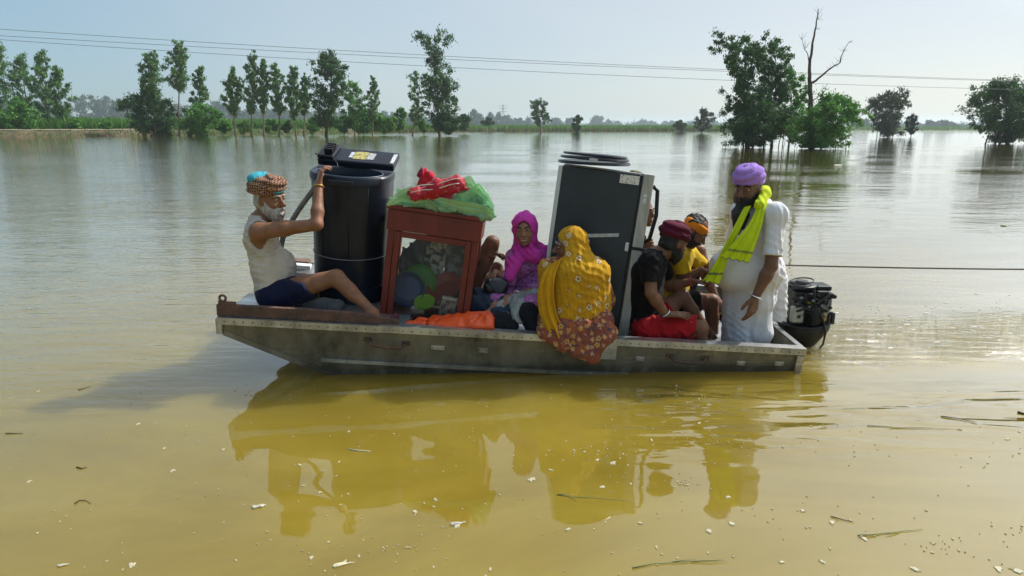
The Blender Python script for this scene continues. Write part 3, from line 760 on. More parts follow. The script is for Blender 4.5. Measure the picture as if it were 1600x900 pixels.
def beard_mask(b, H, s=1.0, t=.008, length=0.0, wide=1.0):
    "fitted beard: the jaw thickened, trimmed above the cheek line, mouth left open, plus moustache"
    c, f, r, u = H; A = (r, f, u); q = lambda x, y, z: c+r*x*s+f*y*s+u*z*s
    E = lambda p, rad, k=.02, op='u': b.ell(q(*p), [x*s for x in rad], A, k, op)
    E((0, .012, -.046), (.063+t, .066+t, .060+t)); E((0, .040, -.070), (.047+t, .051+t, .044+t), .03)
    if length: b.cap(q(0, .060, -.095), q(0, .072, -.095-length), .040*s*wide, .020*s*wide, k=.045)
    b.cut(q(0, 0, -.016), u*.96-f*.1, .012)
    E((0, .125, .0), (.050, .075, .046), .010, 's'); E((0, .115, -.064), (.021, .034, .0085), .006, 's')
    for x in (-1, 1): b.cap(q(.073*x, .012, .018), q(.066*x, .020, -.03), .008*s, .013*s, k=.015); b.cap(q(.004*x, .107, -.043), q(.036*x, .087, -.060), .0088*s, .0075*s, k=.006)
def back_hair(b, H, s=1.0, low=-.062):
    c, f, r, u = H; b.ell(c-f*.012*s+u*.026*s, (.080*s, .098*s, .094*s), (r, f, u)); b.cap(c-f*.055*s-u*.03*s+r*.03*s, c-f*.055*s-u*.03*s-r*.03*s, .040*s, k=.03)
    b.cut(c-f*.012*s, f, .01); b.cut(c+u*low*s, -u+f*.3, .01); b.fx = [crumple(70, .003, 5)]
M_EYE = mat('eye_white', (.42, .39, .36), .25); M_IRIS = mat('iris', (.03, .018, .012), .15); M_BROW = mat('black_hair', (.012, .010, .009), .6, var=.3, vscale=60, bump=.6, bscale=90)
M_GREY = mat('grey_hair', (.52, .50, .47), .7, color2=(.28, .27, .26), vscale=45, bump=.8, bscale=80, stretch=(1, 1, .4))
M_LIP = mat('lip', (.20, .075, .06), .45); M_LIPF = mat('lip_pink', (.27, .08, .08), .4)
def face_parts(root, H, s=1.0, brow=None, lips=None):
    c, f, r, u = H; T = lambda x, y, z: c+r*x*s+f*y*s+u*z*s
    for x in (-1, 1):
        e = MB().ell(T(.033*x, .0795, .013), r*.0145*s, f*.0150*s, u*.0085*s, 10, 8).build('eye', M_EYE, root, smooth='all')
        MB().ell(T(.033*x, .0915, .013), r*.0062*s, f*.0035*s, u*.0066*s, 8, 6).build('iris', M_IRIS, e, smooth='all')
        MB().tube([T(.013*x, .0985, .034), T(.034*x, .095, .041), T(.056*x, .079, .034)], [.0045*s, .0055*s, .0025*s], 6).build('eyebrow', brow or M_BROW, root, smooth='all')
    mb = MB(); mb.tube([T(-.027, .088, -.060), T(-.012, .097, -.056), T(0, .0985, -.058), T(.012, .097, -.056), T(.027, .088, -.060)], [.002, .0055*s, .005*s, .0055*s, .002], 7)
    mb.tube([T(-.025, .088, -.062), T(0, .0985, -.068), T(.025, .088, -.062)], [.002, .0068*s, .002], 7)
    mb.build('lips', lips or M_LIP, root, smooth='all')
def torso(b, J, s=1.0, belly=0.0, female=False):
    "pelvis, chest, neck, shL, shR, hipL, hipR, fwd"
    pe, ch, ne = J['pelvis'], J['chest'], J['neck']
    side = (J['shR']-J['shL']).normalized(); up = (ch-pe).normalized(); fw = J.get('fwd') or up.cross(side).normalized()
    J['fw'], J['sd'] = fw, side
    wa = pe.lerp(ch, .5)
    b.cap(J['hipL'], J['hipR'], .098*s, k=.06)
    b.cap(pe+side*.05*s, wa+side*.045*s, .095*s, .088*s, k=.05); b.cap(pe-side*.05*s, wa-side*.045*s, .095*s, .088*s, k=.05)
    b.cap(wa+side*.05*s, ch+side*.075*s, .088*s, .098*s, k=.05); b.cap(wa-side*.05*s, ch-side*.075*s, .088*s, .098*s, k=.05)
    top = ch.lerp(ne, .55)
    b.cap(top+(J['shL']-top)*.25, J['shL'], .070*s, .058*s, k=.05); b.cap(top+(J['shR']-top)*.25, J['shR'], .070*s, .058*s, k=.05)
    b.cap(ch, ne-up*.03, .095*s, .062*s, k=.05)
    if belly: b.ell(pe.lerp(ch, .36)+fw*(.05+.35*belly), (.13*s+belly*.3, .10*s+belly*.55, .15*s), (side, fw, up), .06)
    if female:
        for x in (-1, 1): b.ell(ch+side*.07*x+fw*.075-up*.03, (.058, .05, .06), (side, fw, up), .04)
def arm(b, J, S, s=1.0, part='both', clip=()):
    sh, el, wr = J['sh'+S], J['el'+S], J['wr'+S]
    if part in ('both', 'upper'):
        b.cap(sh, sh.lerp(el, .45), .056*s, .050*s, k=.03, clip=clip); b.cap(sh.lerp(el, .45), el, .048*s, .039*s, k=.03, clip=clip)
    if part in ('both', 'fore'):
        b.cap(el, el.lerp(wr, .32), .039*s, .041*s, k=.02, clip=clip); b.cap(el.lerp(wr, .32), wr, .041*s, .026*s, k=.02, clip=clip)
def leg(b, J, S, s=1.0, part='both', clip=()):
    hp, kn, an = J['hip'+S], J['kn'+S], J['an'+S]
    if part in ('both', 'thigh'):
        b.cap(hp, hp.lerp(kn, .5), .092*s, .078*s, k=.04, clip=clip); b.cap(hp.lerp(kn, .5), kn, .078*s, .056*s, k=.03, clip=clip)
    if part in ('both', 'shin'):
        ax = (an-kn).normalized(); bk = J.get('calf'+S) or Vector((0, 0, -1)); bk = (bk-ax*bk.dot(ax)); bk = bk.normalized() if bk.length > .1 else bk
        b.cap(kn, kn.lerp(an, .35), .054*s, .048*s, k=.02, clip=clip); b.cap(kn.lerp(an, .1)+bk*.015, kn.lerp(an, .5)+bk*.012, .046*s, .043*s, k=.03, clip=clip); b.cap(kn.lerp(an, .35), an, .048*s, .034*s, k=.02, clip=clip)
def skin(name, c):
    m = mat(name, c, .45, var=.18, vscale=14, bump=.25, bscale=120, spec=.28); t, N, L, p = nodes_of(m)
    p.inputs['Subsurface Weight'].default_value = .12; p.inputs['Subsurface Radius'].default_value = (.6, .25, .12); p.inputs['Subsurface Scale'].default_value = .02
    return m
SK_OLD, SK_DARK, SK_WARM, SK_W = skin('skin_tan', (.26, .125, .07)), skin('skin_dark', (.19, .092, .054)), skin('skin_brown', (.21, .10, .057)), skin('skin_light_brown', (.32, .165, .105))
# =============================================================== BOAT
def alu_mat(name, dirty=.6, base=(.44, .44, .43), rough=.42):
    m = mat(name, base, rough, metal=.75); t, N, L, p = nodes_of(m)
    tc = N.new('ShaderNodeTexCoord')
    def nz(sc, st, det=5):
        mp = N.new('ShaderNodeMapping'); mp.inputs['Scale'].default_value = st; L.new(tc.outputs['Object'], mp.inputs[0])
        n = N.new('ShaderNodeTexNoise'); n.inputs['Scale'].default_value = sc; n.inputs['Detail'].default_value = det; n.inputs['Roughness'].default_value = .65; L.new(mp.outputs[0], n.inputs[0]); return n.outputs[0]
    a = nz(2.2, (1, 1, 1.2)); bq = nz(9, (1, 1, .35)); c = nz(55, (1, 1, 1), 3)
    r = N.new('ShaderNodeValToRGB'); r.color_ramp.elements[0].position = .3; r.color_ramp.elements[0].color = (.075, .065, .042, 1)
    r.color_ramp.elements[1].position = .66; r.color_ramp.elements[1].color = (*base, 1)
    e = r.color_ramp.elements.new(.47); e.color = (.24, .22, .165, 1)
    mx = N.new('ShaderNodeMix'); mx.data_type = 'FLOAT'; mx.inputs['Factor'].default_value = .45; L.new(a, mx.inputs['A']); L.new(bq, mx.inputs['B'])
    sh = N.new('ShaderNodeMath'); sh.operation = 'ADD'; sh.inputs[1].default_value = (.5-dirty)*.35; L.new(mx.outputs['Result'], sh.inputs[0])
    geo = N.new('ShaderNodeNewGeometry'); sx = N.new('ShaderNodeSeparateXYZ'); L.new(geo.outputs['Position'], sx.inputs[0])
    wz = N.new('ShaderNodeMath'); wz.operation = 'MULTIPLY_ADD'; wz.inputs[1].default_value = -.11; L.new(bq, wz.inputs[0]); L.new(sx.outputs[2], wz.inputs[2])
    wet = N.new('ShaderNodeMapRange'); wet.inputs['From Min'].default_value = -.02; wet.inputs['From Max'].default_value = .05; wet.inputs['To Min'].default_value = -.16; wet.inputs['To Max'].default_value = 0; L.new(wz.outputs[0], wet.inputs['Value'])
    sc_ = nz(7, (.16, 1, 3.5), 6); scr = N.new('ShaderNodeMapRange'); scr.inputs['From Min'].default_value = .60; scr.inputs['From Max'].default_value = .70; scr.inputs['To Max'].default_value = .14; L.new(sc_, scr.inputs['Value'])
    s1 = N.new('ShaderNodeMath'); s1.operation = 'ADD'; L.new(sh.outputs[0], s1.inputs[0]); L.new(wet.outputs[0], s1.inputs[1])
    sh = N.new('ShaderNodeMath'); sh.operation = 'ADD'; L.new(s1.outputs[0], sh.inputs[0]); L.new(scr.outputs[0], sh.inputs[1])
    L.new(sh.outputs[0], r.inputs[0]); L.new(r.outputs[0], p.inputs['Base Color'])
    mr = N.new('ShaderNodeMapRange'); mr.inputs['To Min'].default_value = .7; mr.inputs['To Max'].default_value = rough-.05; mr.inputs['From Min'].default_value = .35; mr.inputs['From Max'].default_value = .6
    L.new(sh.outputs[0], mr.inputs['Value']); L.new(mr.outputs[0], p.inputs['Roughness'])
    mm = N.new('ShaderNodeMapRange'); mm.inputs['To Min'].default_value = .15; mm.inputs['To Max'].default_value = .85; mm.inputs['From Min'].default_value = .35; mm.inputs['From Max'].default_value = .6
    L.new(sh.outputs[0], mm.inputs['Value']); L.new(mm.outputs[0], p.inputs['Metallic'])
    bp = N.new('ShaderNodeBump'); bp.inputs['Strength'].default_value = .35; bp.inputs['Distance'].default_value = .012
    ad = N.new('ShaderNodeMath'); ad.operation = 'MULTIPLY_ADD'; ad.inputs[1].default_value = .3; L.new(c, ad.inputs[0]); L.new(a, ad.inputs[2])
    L.new(ad.outputs[0], bp.inputs['Height']); L.new(bp.outputs[0], p.inputs['Normal'])
    return m
M_HULL = alu_mat('dirty_aluminium', .62, (.42, .41, .385)); M_RAIL = alu_mat('bright_aluminium', .2, (.62, .63, .64), .35)
M_RUST = mat('rusty_steel', (.16, .085, .06), .85, color2=(.075, .05, .042), vscale=11, bump=.6, bscale=40)
M_BLACK = mat('black_plastic', (.012, .013, .014), .42, var=.3, vscale=20, spec=.3); M_RUBBER = mat('black_rubber', (.02, .02, .02), .7)
boat = thing('boat', 'long flat-bottomed riveted aluminium boat loaded with people and household goods', 'boat', B(BL/2, BW/2, -.3))
def dep(l): return float(np.interp(l, [0, .08, .70, .92, 1.2, BL], [.11, .14, .40, .47, .50, .50]))
def hull():
    V, F = [], []; st = list(np.linspace(0, 1.2, 13))+list(np.linspace(1.4, BL, 15)); T = .028
    rng = np.random.default_rng(3)
    def sec(l):
        d = dep(l); w = lambda a: a+rng.normal()*.0018
        ins = .075*min(1, d/.5)
        return [(0, 0), (w(ins*.35), -d*.33), (w(ins*.7), -d*.66), (ins, -d), (BW/2, -d-.012), (BW-ins, -d), (w(BW-ins*.5), -d*.5), (BW, 0),
                (BW-T, 0), (BW-ins*.5-T, -d*.5), (BW-ins-T, -d+T), (BW/2, -d+T), (ins+T, -d+T), (ins*.5+T, -d*.5), (T, 0)]
    m = 15
    for l in st:
        for v, h in sec(l): V.append(tuple(B(l, v, h)))
    for i in range(len(st)-1):
        for k in range(m):
            F.append((i*m+k, (i+1)*m+k, (i+1)*m+(k+1) % m, i*m+(k+1) % m))
    me = np_mesh('hull', V, F, smooth=True)
    bm = bmesh.new(); bm.from_mesh(me)
    bm.verts.ensure_lookup_table()
    # bow and stern end plates
    for i in (0, len(st)-1):
        out = [bm.verts[i*m+k] for k in range(8)]; bm.faces.new(out if i else out[::-1])
    bmesh.ops.recalc_face_normals(bm, faces=bm.faces); bm.to_mesh(me); bm.free(); me.set_sharp_from_angle(angle=radians(25))
    link('hull', me, M_HULL, boat)
hull()
def bbox(mb, l0, l1, v0, v1, h0, h1):
    O = B(0, 0, 0); return box_at(mb, (O, E1, E2, E3), (l0, v0, h0), (l1, v1, h1))
# gunwale: angle strip in three lengths, with a slightly different joint level
for l0, l1, dh in ((-.005, 1.115, .0), (1.115, 2.70, .006), (2.70, 3.12, .002), (3.12, BL+.006, .004)):
    mb = MB(); bbox(mb, l0, l1, -.012, .062, .001+dh, .008+dh); bbox(mb, l0, l1, -.012-dh*.5, -.003-dh*.5, -.042+dh, .0015+dh)
    mb.build('gunwale', M_RAIL, boat)
mb = MB(); bbox(mb, 0, BL, BW-.06, BW+.012, .002, .009); bbox(mb, 0, BL, BW+.003, BW+.012, -.045, .0025); mb.build('gunwale', M_RAIL, boat)
mb = MB(); bbox(mb, BL-.03, BL+.012, .065, BW-.065, .003, .010); bbox(mb, BL+.004, BL+.012, -.002, BW+.002, -.06, .0025); mb.build('transom_cap', M_RAIL, boat)
mb = MB(); bbox(mb, BL-.03, BL-.002, .03, BW-.03, -.46, -.002); mb.build('transom', M_HULL, boat)
mb = MB(); bbox(mb, BL-.055, BL-.006, -.016, -.0065, -.19, -.045); mb.build('corner_plate', M_RAIL, boat, bevel=.002)
mb = MB(); bbox(mb, -.012, .03, -.014, .10, -.115, -.002); mb.build('corner_plate', M_RAIL, boat, bevel=.002)
mb = MB(); bbox(mb, 0.0, 1.30, .03, BW-.03, -.02, .0); mb.build('bow_deck', M_RAIL, boat)
mb = MB(); bbox(mb, 1.29, 1.31, .05, BW-.05, -.46, -.021); mb.build('bulkhead', M_HULL, boat)
for l in (2.05, 3.62):
    mb = MB(); bbox(mb, l, l+.28, .05, BW-.05, -.16, -.13); mb.build('thwart', M_RAIL, boat)
# rivets along the gunwale and the bow rake
mb = MB(); rng = np.random.default_rng(11)
def rivet(mb, p, n, r=.0055):
    n = Vector(n).normalized(); a = n.orthogonal().normalized(); c = n.cross(a)
    ring = [mb.bm.verts.new(p+(a*cos(k*pi/3)+c*sin(k*pi/3))*r) for k in range(6)]; t = mb.bm.verts.new(p+n*r*.55)
    for k in range(6): mb.bm.faces.new((ring[k], ring[(k+1) % 6], t))
for k in range(64): rivet(mb, B(.05+k*(BL-.1)/63, -.0125-.004, -.020+.003), -E2)
mb.build('rivets', M_RUST, boat).__setitem__('kind', 'stuff')
mb = MB()
for k in range(26):
    l = .06+k*.028; d = dep(l); ins = .075*d/.5
    rivet(mb, B(l, ins*.9-.002, -d+.028), -E2, .0045)
for k in range(60):
    l = .3+rng.random()*(BL-.5); h = -rng.uniform(.08, .33)
    if h > -dep(l)*.9: rivet(mb, B(l, .075*min(1, dep(l)/.5)*(-h/dep(l))-.001, h), -E2, .0035)
mb.build('hull_rivets', M_HULL, boat).__setitem__('kind', 'stuff')
# rubbing strake and bow chine trim
def side_v(l, h): return .075*min(1, dep(l)/.5)*(-h/dep(l))
mb = MB(); ps = [(l, -.275-.012*math.sin(l)) for l in np.linspace(.70, 3.6, 16)]
for (l0, h0), (l1, h1) in zip(ps, ps[1:]):
    mb.bar(B(l0, side_v(l0, h0)-.012, h0), B(l1, side_v(l1, h1)-.012, h1), .03, .026, E3)
mb.build('rubbing_strake', M_RAIL, boat)
mb = MB(); ps = [(l, -dep(l)) for l in np.linspace(.03, .9, 12)]
for (l0, h0), (l1, h1) in zip(ps, ps[1:]): mb.bar(B(l0, side_v(l0, h0)-.004, h0+.012), B(l1, side_v(l1, h1)-.004, h1+.012), .016, .04, E3)
mb.build('chine_trim', M_HULL, boat)
def on_side(px, py):
    "boat coords of a point of the near side seen at a pixel"
    o = Vector((0, 0, CAM_H)); d = (W(px, py, 4.3)-o).normalized()
    n = (E2*1.0+E3*.15).normalized(); q = B(2, .0, 0); t = (q-o).dot(n)/d.dot(n); p = o+d*t-BA
    return p.dot(E1), p.dot(E3)
for a, b in (((568, 528), (641, 537)), ((1041, 554), (1108, 560))):
    l0, h0 = on_side(*a); l1, h1 = on_side(*b); v = side_v(l0, h0)
    mb = MB(); bbox(mb, l0, l0+.055, v-.008, v+.012, h0-.022, h0+.008); hd = mb.build('handle_mount', M_RUST, boat, bevel=.004)
    mb = MB(); bbox(mb, l1-.06, l1, v-.008, v+.012, h1-.014, h1+.020); mb.build('handle_mount', M_RUST, boat, bevel=.004)
    MB().tube([B(l0+.03, v-.008, h0-.006), B(l0+.06, v-.045, h0-.030), B((l0+l1)/2, v-.052, (h0+h1)/2-.032), B(l1-.06, v-.045, h1-.020), B(l1-.03, v-.008, h1)], .011, 8).build('handle_bar', M_RUST, hd, smooth='all')
for (px, py, w, hh) in ((755, 547, 14, 8), (684, 543, 20, 7), (1000, 560, 13, 7), (1157, 567, 13, 7), (1217, 568, 14, 7)):
    l, h = on_side(px, py); v = side_v(l, h); mb = MB(); bbox(mb, l-w/420, l+w/420, v-.007, v+.01, h-hh/420, h+hh/420)
    pl = mb.build('small_plate', M_RAIL, boat, bevel=.002)
    for sx in (-1, 1): mb = MB(); rivet(mb, B(l+sx*w/560, v-.0075, h), -E2, .005); mb.build('rivet', M_RUST, pl)
l, h = on_side(942, 546); mb = MB(); bbox(mb, l-.10, l+.10, side_v(l, h)-.006, side_v(l, h)+.012, h-.075, h+.07); mb.build('patch_plate', M_RAIL, boat, bevel=.003)
# rusty angle iron lying along the bow gunwale, with an eye tab
mb = MB(); ps = [(-.01, .035, .08), (.55, .04, .078), (.95, .04, .070), (1.24, .05, .028)]
for (l0, v0, w0), (l1, v1, w1) in zip(ps, ps[1:]):
    for q in ((v0, .012, w0),):
        c0, c1 = B(l0, v0, .012+w0*.5), B(l1, v1, .012+w1*.5)
        bm = mb.bm; vs0 = [bm.verts.new(c0+E2*a*.02+E3*b*w0*.5) for a, b in ((-1, -1), (1, -1), (1, 1), (-1, 1))]; vs1 = [bm.verts.new(c1+E2*a*.02+E3*b*w1*.5) for a, b in ((-1, -1), (1, -1), (1, 1), (-1, 1))]
        for k in range(4): bm.faces.new((vs0[k], vs0[(k+1) % 4], vs1[(k+1) % 4], vs1[k]))
        bm.faces.new(vs0[::-1]); bm.faces.new(vs1)
beam = mb.build('beam', M_RUST, None, base=B(.6, .04, .02)); tag(beam, 'rust-brown steel beam lying along the bow gunwale under the old man', 'beam')
mb = MB(); O = B(.03, .03, .092)
mb.tube([O+E3*.045+(E1*cos(a)+E3*sin(a))*.022 for a in np.linspace(0, 2*pi, 13)[:-1]], .009, 6, closed=True); mb.box8(O+E3*.012+E1*.03, E1*.06, E2*.006, E3*.012)
mb.build('eye_tab', M_RUST, beam)
# far-side plank ends showing past the old man's knee
pk = MB(); O = W(432, 407, 5.62); O2 = W(484, 411, 5.66); pk.bar(O, O2, .14, .05); 
tag(pk.build('plank', mat('brown_plank', (.17, .10, .07), .8, var=.35, vscale=9, stretch=(1, 8, 8)), None, base=O, bevel=.004), 'short brown plank on the far bow edge behind the old man', 'plank')
pk = MB(); O = W(445, 414, 5.45); O2 = W(486, 417, 5.48); pk.bar(O, O2, .10, .035)
tag(pk.build('plank', mat('white_plank', (.7, .7, .68), .6, var=.2, vscale=9), None, base=O, bevel=.004), 'short white painted plank below the brown one behind the old man', 'plank')
# =============================================================== PEOPLE
def cloth_mat(name, c, rough=.85, var=.12, vscale=10, weave=220, c2=None, sheen=.04):
    m = mat(name, c, rough, var=var, vscale=vscale, color2=c2, bump=.25, bscale=weave, spec=.12); t, N, L, p = nodes_of(m)
    p.inputs['Sheen Weight'].default_value = sheen
    tc = N.new('ShaderNodeTexCoord'); nz = N.new('ShaderNodeTexNoise'); nz.inputs['Scale'].default_value = 17; nz.inputs['Detail'].default_value = 3; nz.inputs['Distortion'].default_value = 1.6
    mp = N.new('ShaderNodeMapping'); mp.inputs['Scale'].default_value = (1.5, 1.5, .38); mp.inputs['Rotation'].default_value = (.25, .35, .2); L.new(tc.outputs['Object'], mp.inputs[0]); L.new(mp.outputs[0], nz.inputs['Vector'])
    ab = N.new('ShaderNodeMath'); ab.operation = 'SUBTRACT'; ab.inputs[1].default_value = .5; L.new(nz.outputs[0], ab.inputs[0]); a2 = N.new('ShaderNodeMath'); a2.operation = 'ABSOLUTE'; L.new(ab.outputs[0], a2.inputs[0])
    old = [n for n in N if n.type == 'BUMP'][0]; b2 = N.new('ShaderNodeBump'); b2.invert = True; b2.inputs['Strength'].default_value = .5; b2.inputs['Distance'].default_value = .024
    L.new(a2.outputs[0], b2.inputs['Height']); L.new(old.outputs[0], b2.inputs['Normal']); L.new(b2.outputs[0], p.inputs['Normal']); return m
def sheet(name, rows, m, parent, pleats=6, amp=.012, t=.0025, nu=44, ns=40, seed=0, hem=0.0, flare=1.0):
    "thin pleated cloth swept along rows of (centre, width vector, normal); returns object and a point evaluator"
    rng = np.random.default_rng(seed); n = len(rows); ph = rng.uniform(0, 6, 4)
    C = np.array([list(r[0]) for r in rows]); Wv = np.array([list(r[1]) for r in rows]); Nv = np.array([list(Vector(r[2]).normalized()) for r in rows])
    def cat(A, s):
        x = s*(n-1); i = min(n-2, int(x)); f = x-i; p0, p1, p2, p3 = A[max(0, i-1)], A[i], A[i+1], A[min(n-1, i+2)]
        return .5*((2*p1)+(-p0+p2)*f+(2*p0-5*p1+4*p2-p3)*f*f+(-p0+3*p1-3*p2+p3)*f**3)
    def P(u, s, o=0.0):
        c, w, nn = cat(C, s), cat(Wv, s), cat(Nv, s)
        a = amp*(.45+.55*s*flare)
        d = a*(np.sin(u*pi*pleats+ph[0]+1.1*math.sin(s*5+ph[1]))+.45*np.sin(u*pi*pleats*2.3+ph[2]+s*3))-.010*(u*2-1)**2
        L = cat(C, min(1, s+.02))-cat(C, max(0, s-.02)); L /= np.linalg.norm(L)+1e-9
        return Vector(c+w*(u-.5)+nn*(d+o)+L*(hem*math.sin(u*pi*pleats*1.6+ph[3]) if s > .999 else 0))
    V = []
    for o in (t, -t):
        for j in range(ns+1):
            for i in range(nu+1): V.append(tuple(P(i/nu, j/ns, o)))
    K = (nu+1)*(ns+1); F = []; ix = lambda i, j: j*(nu+1)+i
    for j in range(ns):
        for i in range(nu):
            F.append((ix(i, j), ix(i+1, j), ix(i+1, j+1), ix(i, j+1))); F.append((K+ix(i, j+1), K+ix(i+1, j+1), K+ix(i+1, j), K+ix(i, j)))
    for j in range(ns):
        for i, sg in ((0, 1), (nu, -1)): q = (ix(i, j), ix(i, j+1), K+ix(i, j+1), K+ix(i, j)); F.append(q if sg > 0 else q[::-1])
    for i in range(nu):
        for j, sg in ((0, -1), (ns, 1)): q = (ix(i, j), ix(i+1, j), K+ix(i+1, j), K+ix(i, j)); F.append(q if sg < 0 else q[::-1])
    return link(name, np_mesh(name, V, F), m, parent), P
def turban_fx(H, s, tilt=0.0, n=9, amp=.005):
    "wrapped-band relief winding round the head"
    c, f, r, u = H; c = V3(c); A = [V3(x) for x in (f, r, u)]
    def fx(P):
        q = P-c; x, y, z = q@A[0], q@A[1], q@A[2]
        a = np.arctan2(y, x); w = z/(.2*s)*n+.9*np.sin(a*1.0+tilt)+.55*np.sin(2*a+1+tilt)
        return ((1-2*np.abs(np.sin(w*1.57)))*amp).astype(np.float32)
    return fx
# ---------------------------------------------------------------- old man at the bow
def old_man():
    Y = 4.60
    J = dict(pelvis=W(425, 452, Y), chest=W(408, 372, Y), neck=W(406, 337, Y-.01),
             shR=W(404, 362, 4.43), shL=W(411, 357, 4.80), hipR=W(428, 461, 4.51), hipL=W(432, 458, 4.72),
             elR=W(495, 351, 4.40), wrR=W(498, 288, 4.56), elL=W(404, 425, 4.88), wrL=W(446, 430, 4.86),
             knR=W(526, 433, 4.50), anR=W(583, 489, 4.40), knL=W(505, 452, 4.86), anL=W(470, 474, 4.74), fwd=Vector((1, 0, .05)).normalized())
    J['calfR'] = Vector((-.6, 0, -1)); J['calfL'] = Vector((0, 0, -1))
    t = thing('person', 'white-bearded old man in checked turban and white vest sitting at the bow', 'person', B(.42, .35, 0))
    H = head_frame(W(421, 312, 4.57), (.93, -.34, -.08), (-.05, 0, 1)); hs = 1.06
    b = Blob(.0065); torso(b, J, 1.0, .03); [arm(b, J, S, 1.05) for S in 'LR']; [leg(b, J, S, 1.0) for S in 'LR']
    b.cap(J['neck']-Vector((0, 0, .03)), H[0]-H[3]*.06-H[1]*.02, .058, .056, k=.04); head(b, H, hs, 1.15)
    foot(b, J['anR'], (.9, -.12, -.28), (.35, 0, 1)); foot(b, J['anL'], (.5, -.8, -.1))
    hand(b, J['wrR'], (.12, .35, .9), (.65, .3, -.35), (-.5, .8, -.2), curl=(.45, .5, .55, .6), s=1.08)
    hand(b, J['wrL'], (.8, -.2, -.4), (0, -.2, -1), (.2, -1, 0), curl=(.35, .4, .45, .5))
    b.build('body', SK_OLD, t); face_parts(t, H, hs, M_GREY)
    # beard and moustache
    c, f, r, u = H; b = Blob(.0055); q = lambda x, y, z: c+r*x*hs+f*y*hs+u*z*hs
    beard_mask(b, H, hs, .012, .055, 1.1)
    b.fx = [folds(r+u*.2, 160, .003, 2, .8), crumple(60, .004, 3)]; b.build('beard', M_GREY, t)
    b = Blob(.006); back_hair(b, H, hs); b.build('hair', M_GREY, t)
    # turban: checked wrap over a turquoise cloth
    m = cloth_mat('checked_turban', (.30, .10, .08)); tt, N, L, p = nodes_of(m)
    tc = N.new('ShaderNodeTexCoord'); w = N.new('ShaderNodeTexChecker'); w.inputs['Scale'].default_value = 72; w.inputs[1].default_value = (.11, .028, .024, 1); w.inputs[2].default_value = (.36, .24, .15, 1)
    mp = N.new('ShaderNodeMapping'); mp.inputs['Rotation'].default_value = (.4, .6, .5); L.new(tc.outputs['Object'], mp.inputs[0]); L.new(mp.outputs[0], w.inputs[0]); L.new(w.outputs[0], p.inputs['Base Color'])
    b = Blob(.006); T = head_frame(q(0, -.018, .078), f, u-f*.30)
    b.ell(T[0]+T[3]*.012-T[1]*.008, (.116, .132, .084), (T[2], T[1], T[3])); b.ell(T[0]-T[3]*.018-T[1]*.014, (.112, .124, .050), (T[2], T[1], T[3])); b.cap(T[0]+T[1]*.085+T[3]*.045+T[2]*.05, T[0]+T[1]*.095+T[3]*.045-T[2]*.03, .040, k=.03)
    b.cut(T[0]-T[3]*.052, -T[3], .02); b.fx = [turban_fx(T, hs, .9, 9, .006), folds(T[3]+T[1]*.3, 120, .003, 5, 1.2)]; b.build('turban', m, t)
    b = Blob(.006); b.ell(T[0]+T[3]*.056-T[1]*.050, (.100, .086, .054), (T[2], T[1], T[3])); b.ell(q(0, .066, .062), (.062, .038, .014), (r, f, u), .02)
    b.fx = [folds((1, .3, .6), 150, .005, 6, 1.2)]; b.build('turban_cloth', cloth_mat('turquoise_cloth', (.07, .42, .50), c2=(.03, .28, .36)), t)
    # vest
    b = Blob(.0055); b.t = .016; torso(b, J, 1.0, .03); b.t = 0
    sR, sL, fw, ch, ne = J['shR'], J['shL'], J['fw'], J['chest'], J['neck']; up = (ne-ch).normalized()
    pe = J['pelvis']
    for S, sg in ((sR, -1), (sL, 1)):
        o = Vector((0, sg, 0))
        b.ell(S+o*.075-up*.05+fw*.01, (.098, .10, .145), (fw, o, up), .012, 's')
        b.ell(S+o*.03+up*.07, (.075, .085, .09), (fw, o, up), .012, 's')
    b.ell(ne+fw*.085+up*.02, (.07, .095, .12), (fw, (0, 1, 0), up), .012, 's'); b.ell(ne+up*.10, (.085, .09, .115), (fw, (0, 1, 0), up), .012, 's')
    b.cut(pe-up*.115+fw*.10, (-.25*1+.0, 0, -1), .006); b.cut(pe-up*.08+fw*.1, (.75, 0, -.65), .01)
    b.fx = [folds((-.25, 0, 1), 190, .0038, 8, 1.5), folds((.5, .2, .9), 110, .0055, 9, 1.5), crumple(20, .003, 1)]
    b.build('vest', cloth_mat('white_vest', (.55, .51, .45), .9, .12), t)
    b = Blob(.0065); b.t = .017; 
    b.cap(J['hipL'], J['hipR'], .10, k=.05); b.cap(pe, pe+up*.06, .105, .10, k=.05)
    for S in 'LR':
        hp, kn = J['hip'+S], J['kn'+S]; d = (kn-hp).normalized(); cutp = hp.lerp(kn, .56)
        b.cap(hp, hp.lerp(kn, .5), .096, .09, k=.04, clip=[(cutp, d+Vector((0, 0, .25)))]); b.cap(hp.lerp(kn, .5), kn, .09, .086, k=.03, clip=[(cutp, d+Vector((0, 0, .25)))])
    b.t = 0; b.cut(pe+up*.12, up); b.fx = [folds((.8, 0, .6), 55, .005, 4, 1.3)]
    b.build('shorts', cloth_mat('navy_shorts', (.010, .014, .045), .8), t)
    wr = J['wrR']; wd = (wr-J['elR']).normalized(); a = wd.orthogonal().normalized(); c2 = wd.cross(a)
    MB().tube([wr-wd*.02+(a*cos(x)+c2*sin(x))*.036 for x in np.linspace(0, 2*pi, 19)[:-1]], .0045, 6, closed=True).build('bracelet', mat('brass_thread', (.55, .36, .08), .4, .6), t, smooth='all')
old_man()
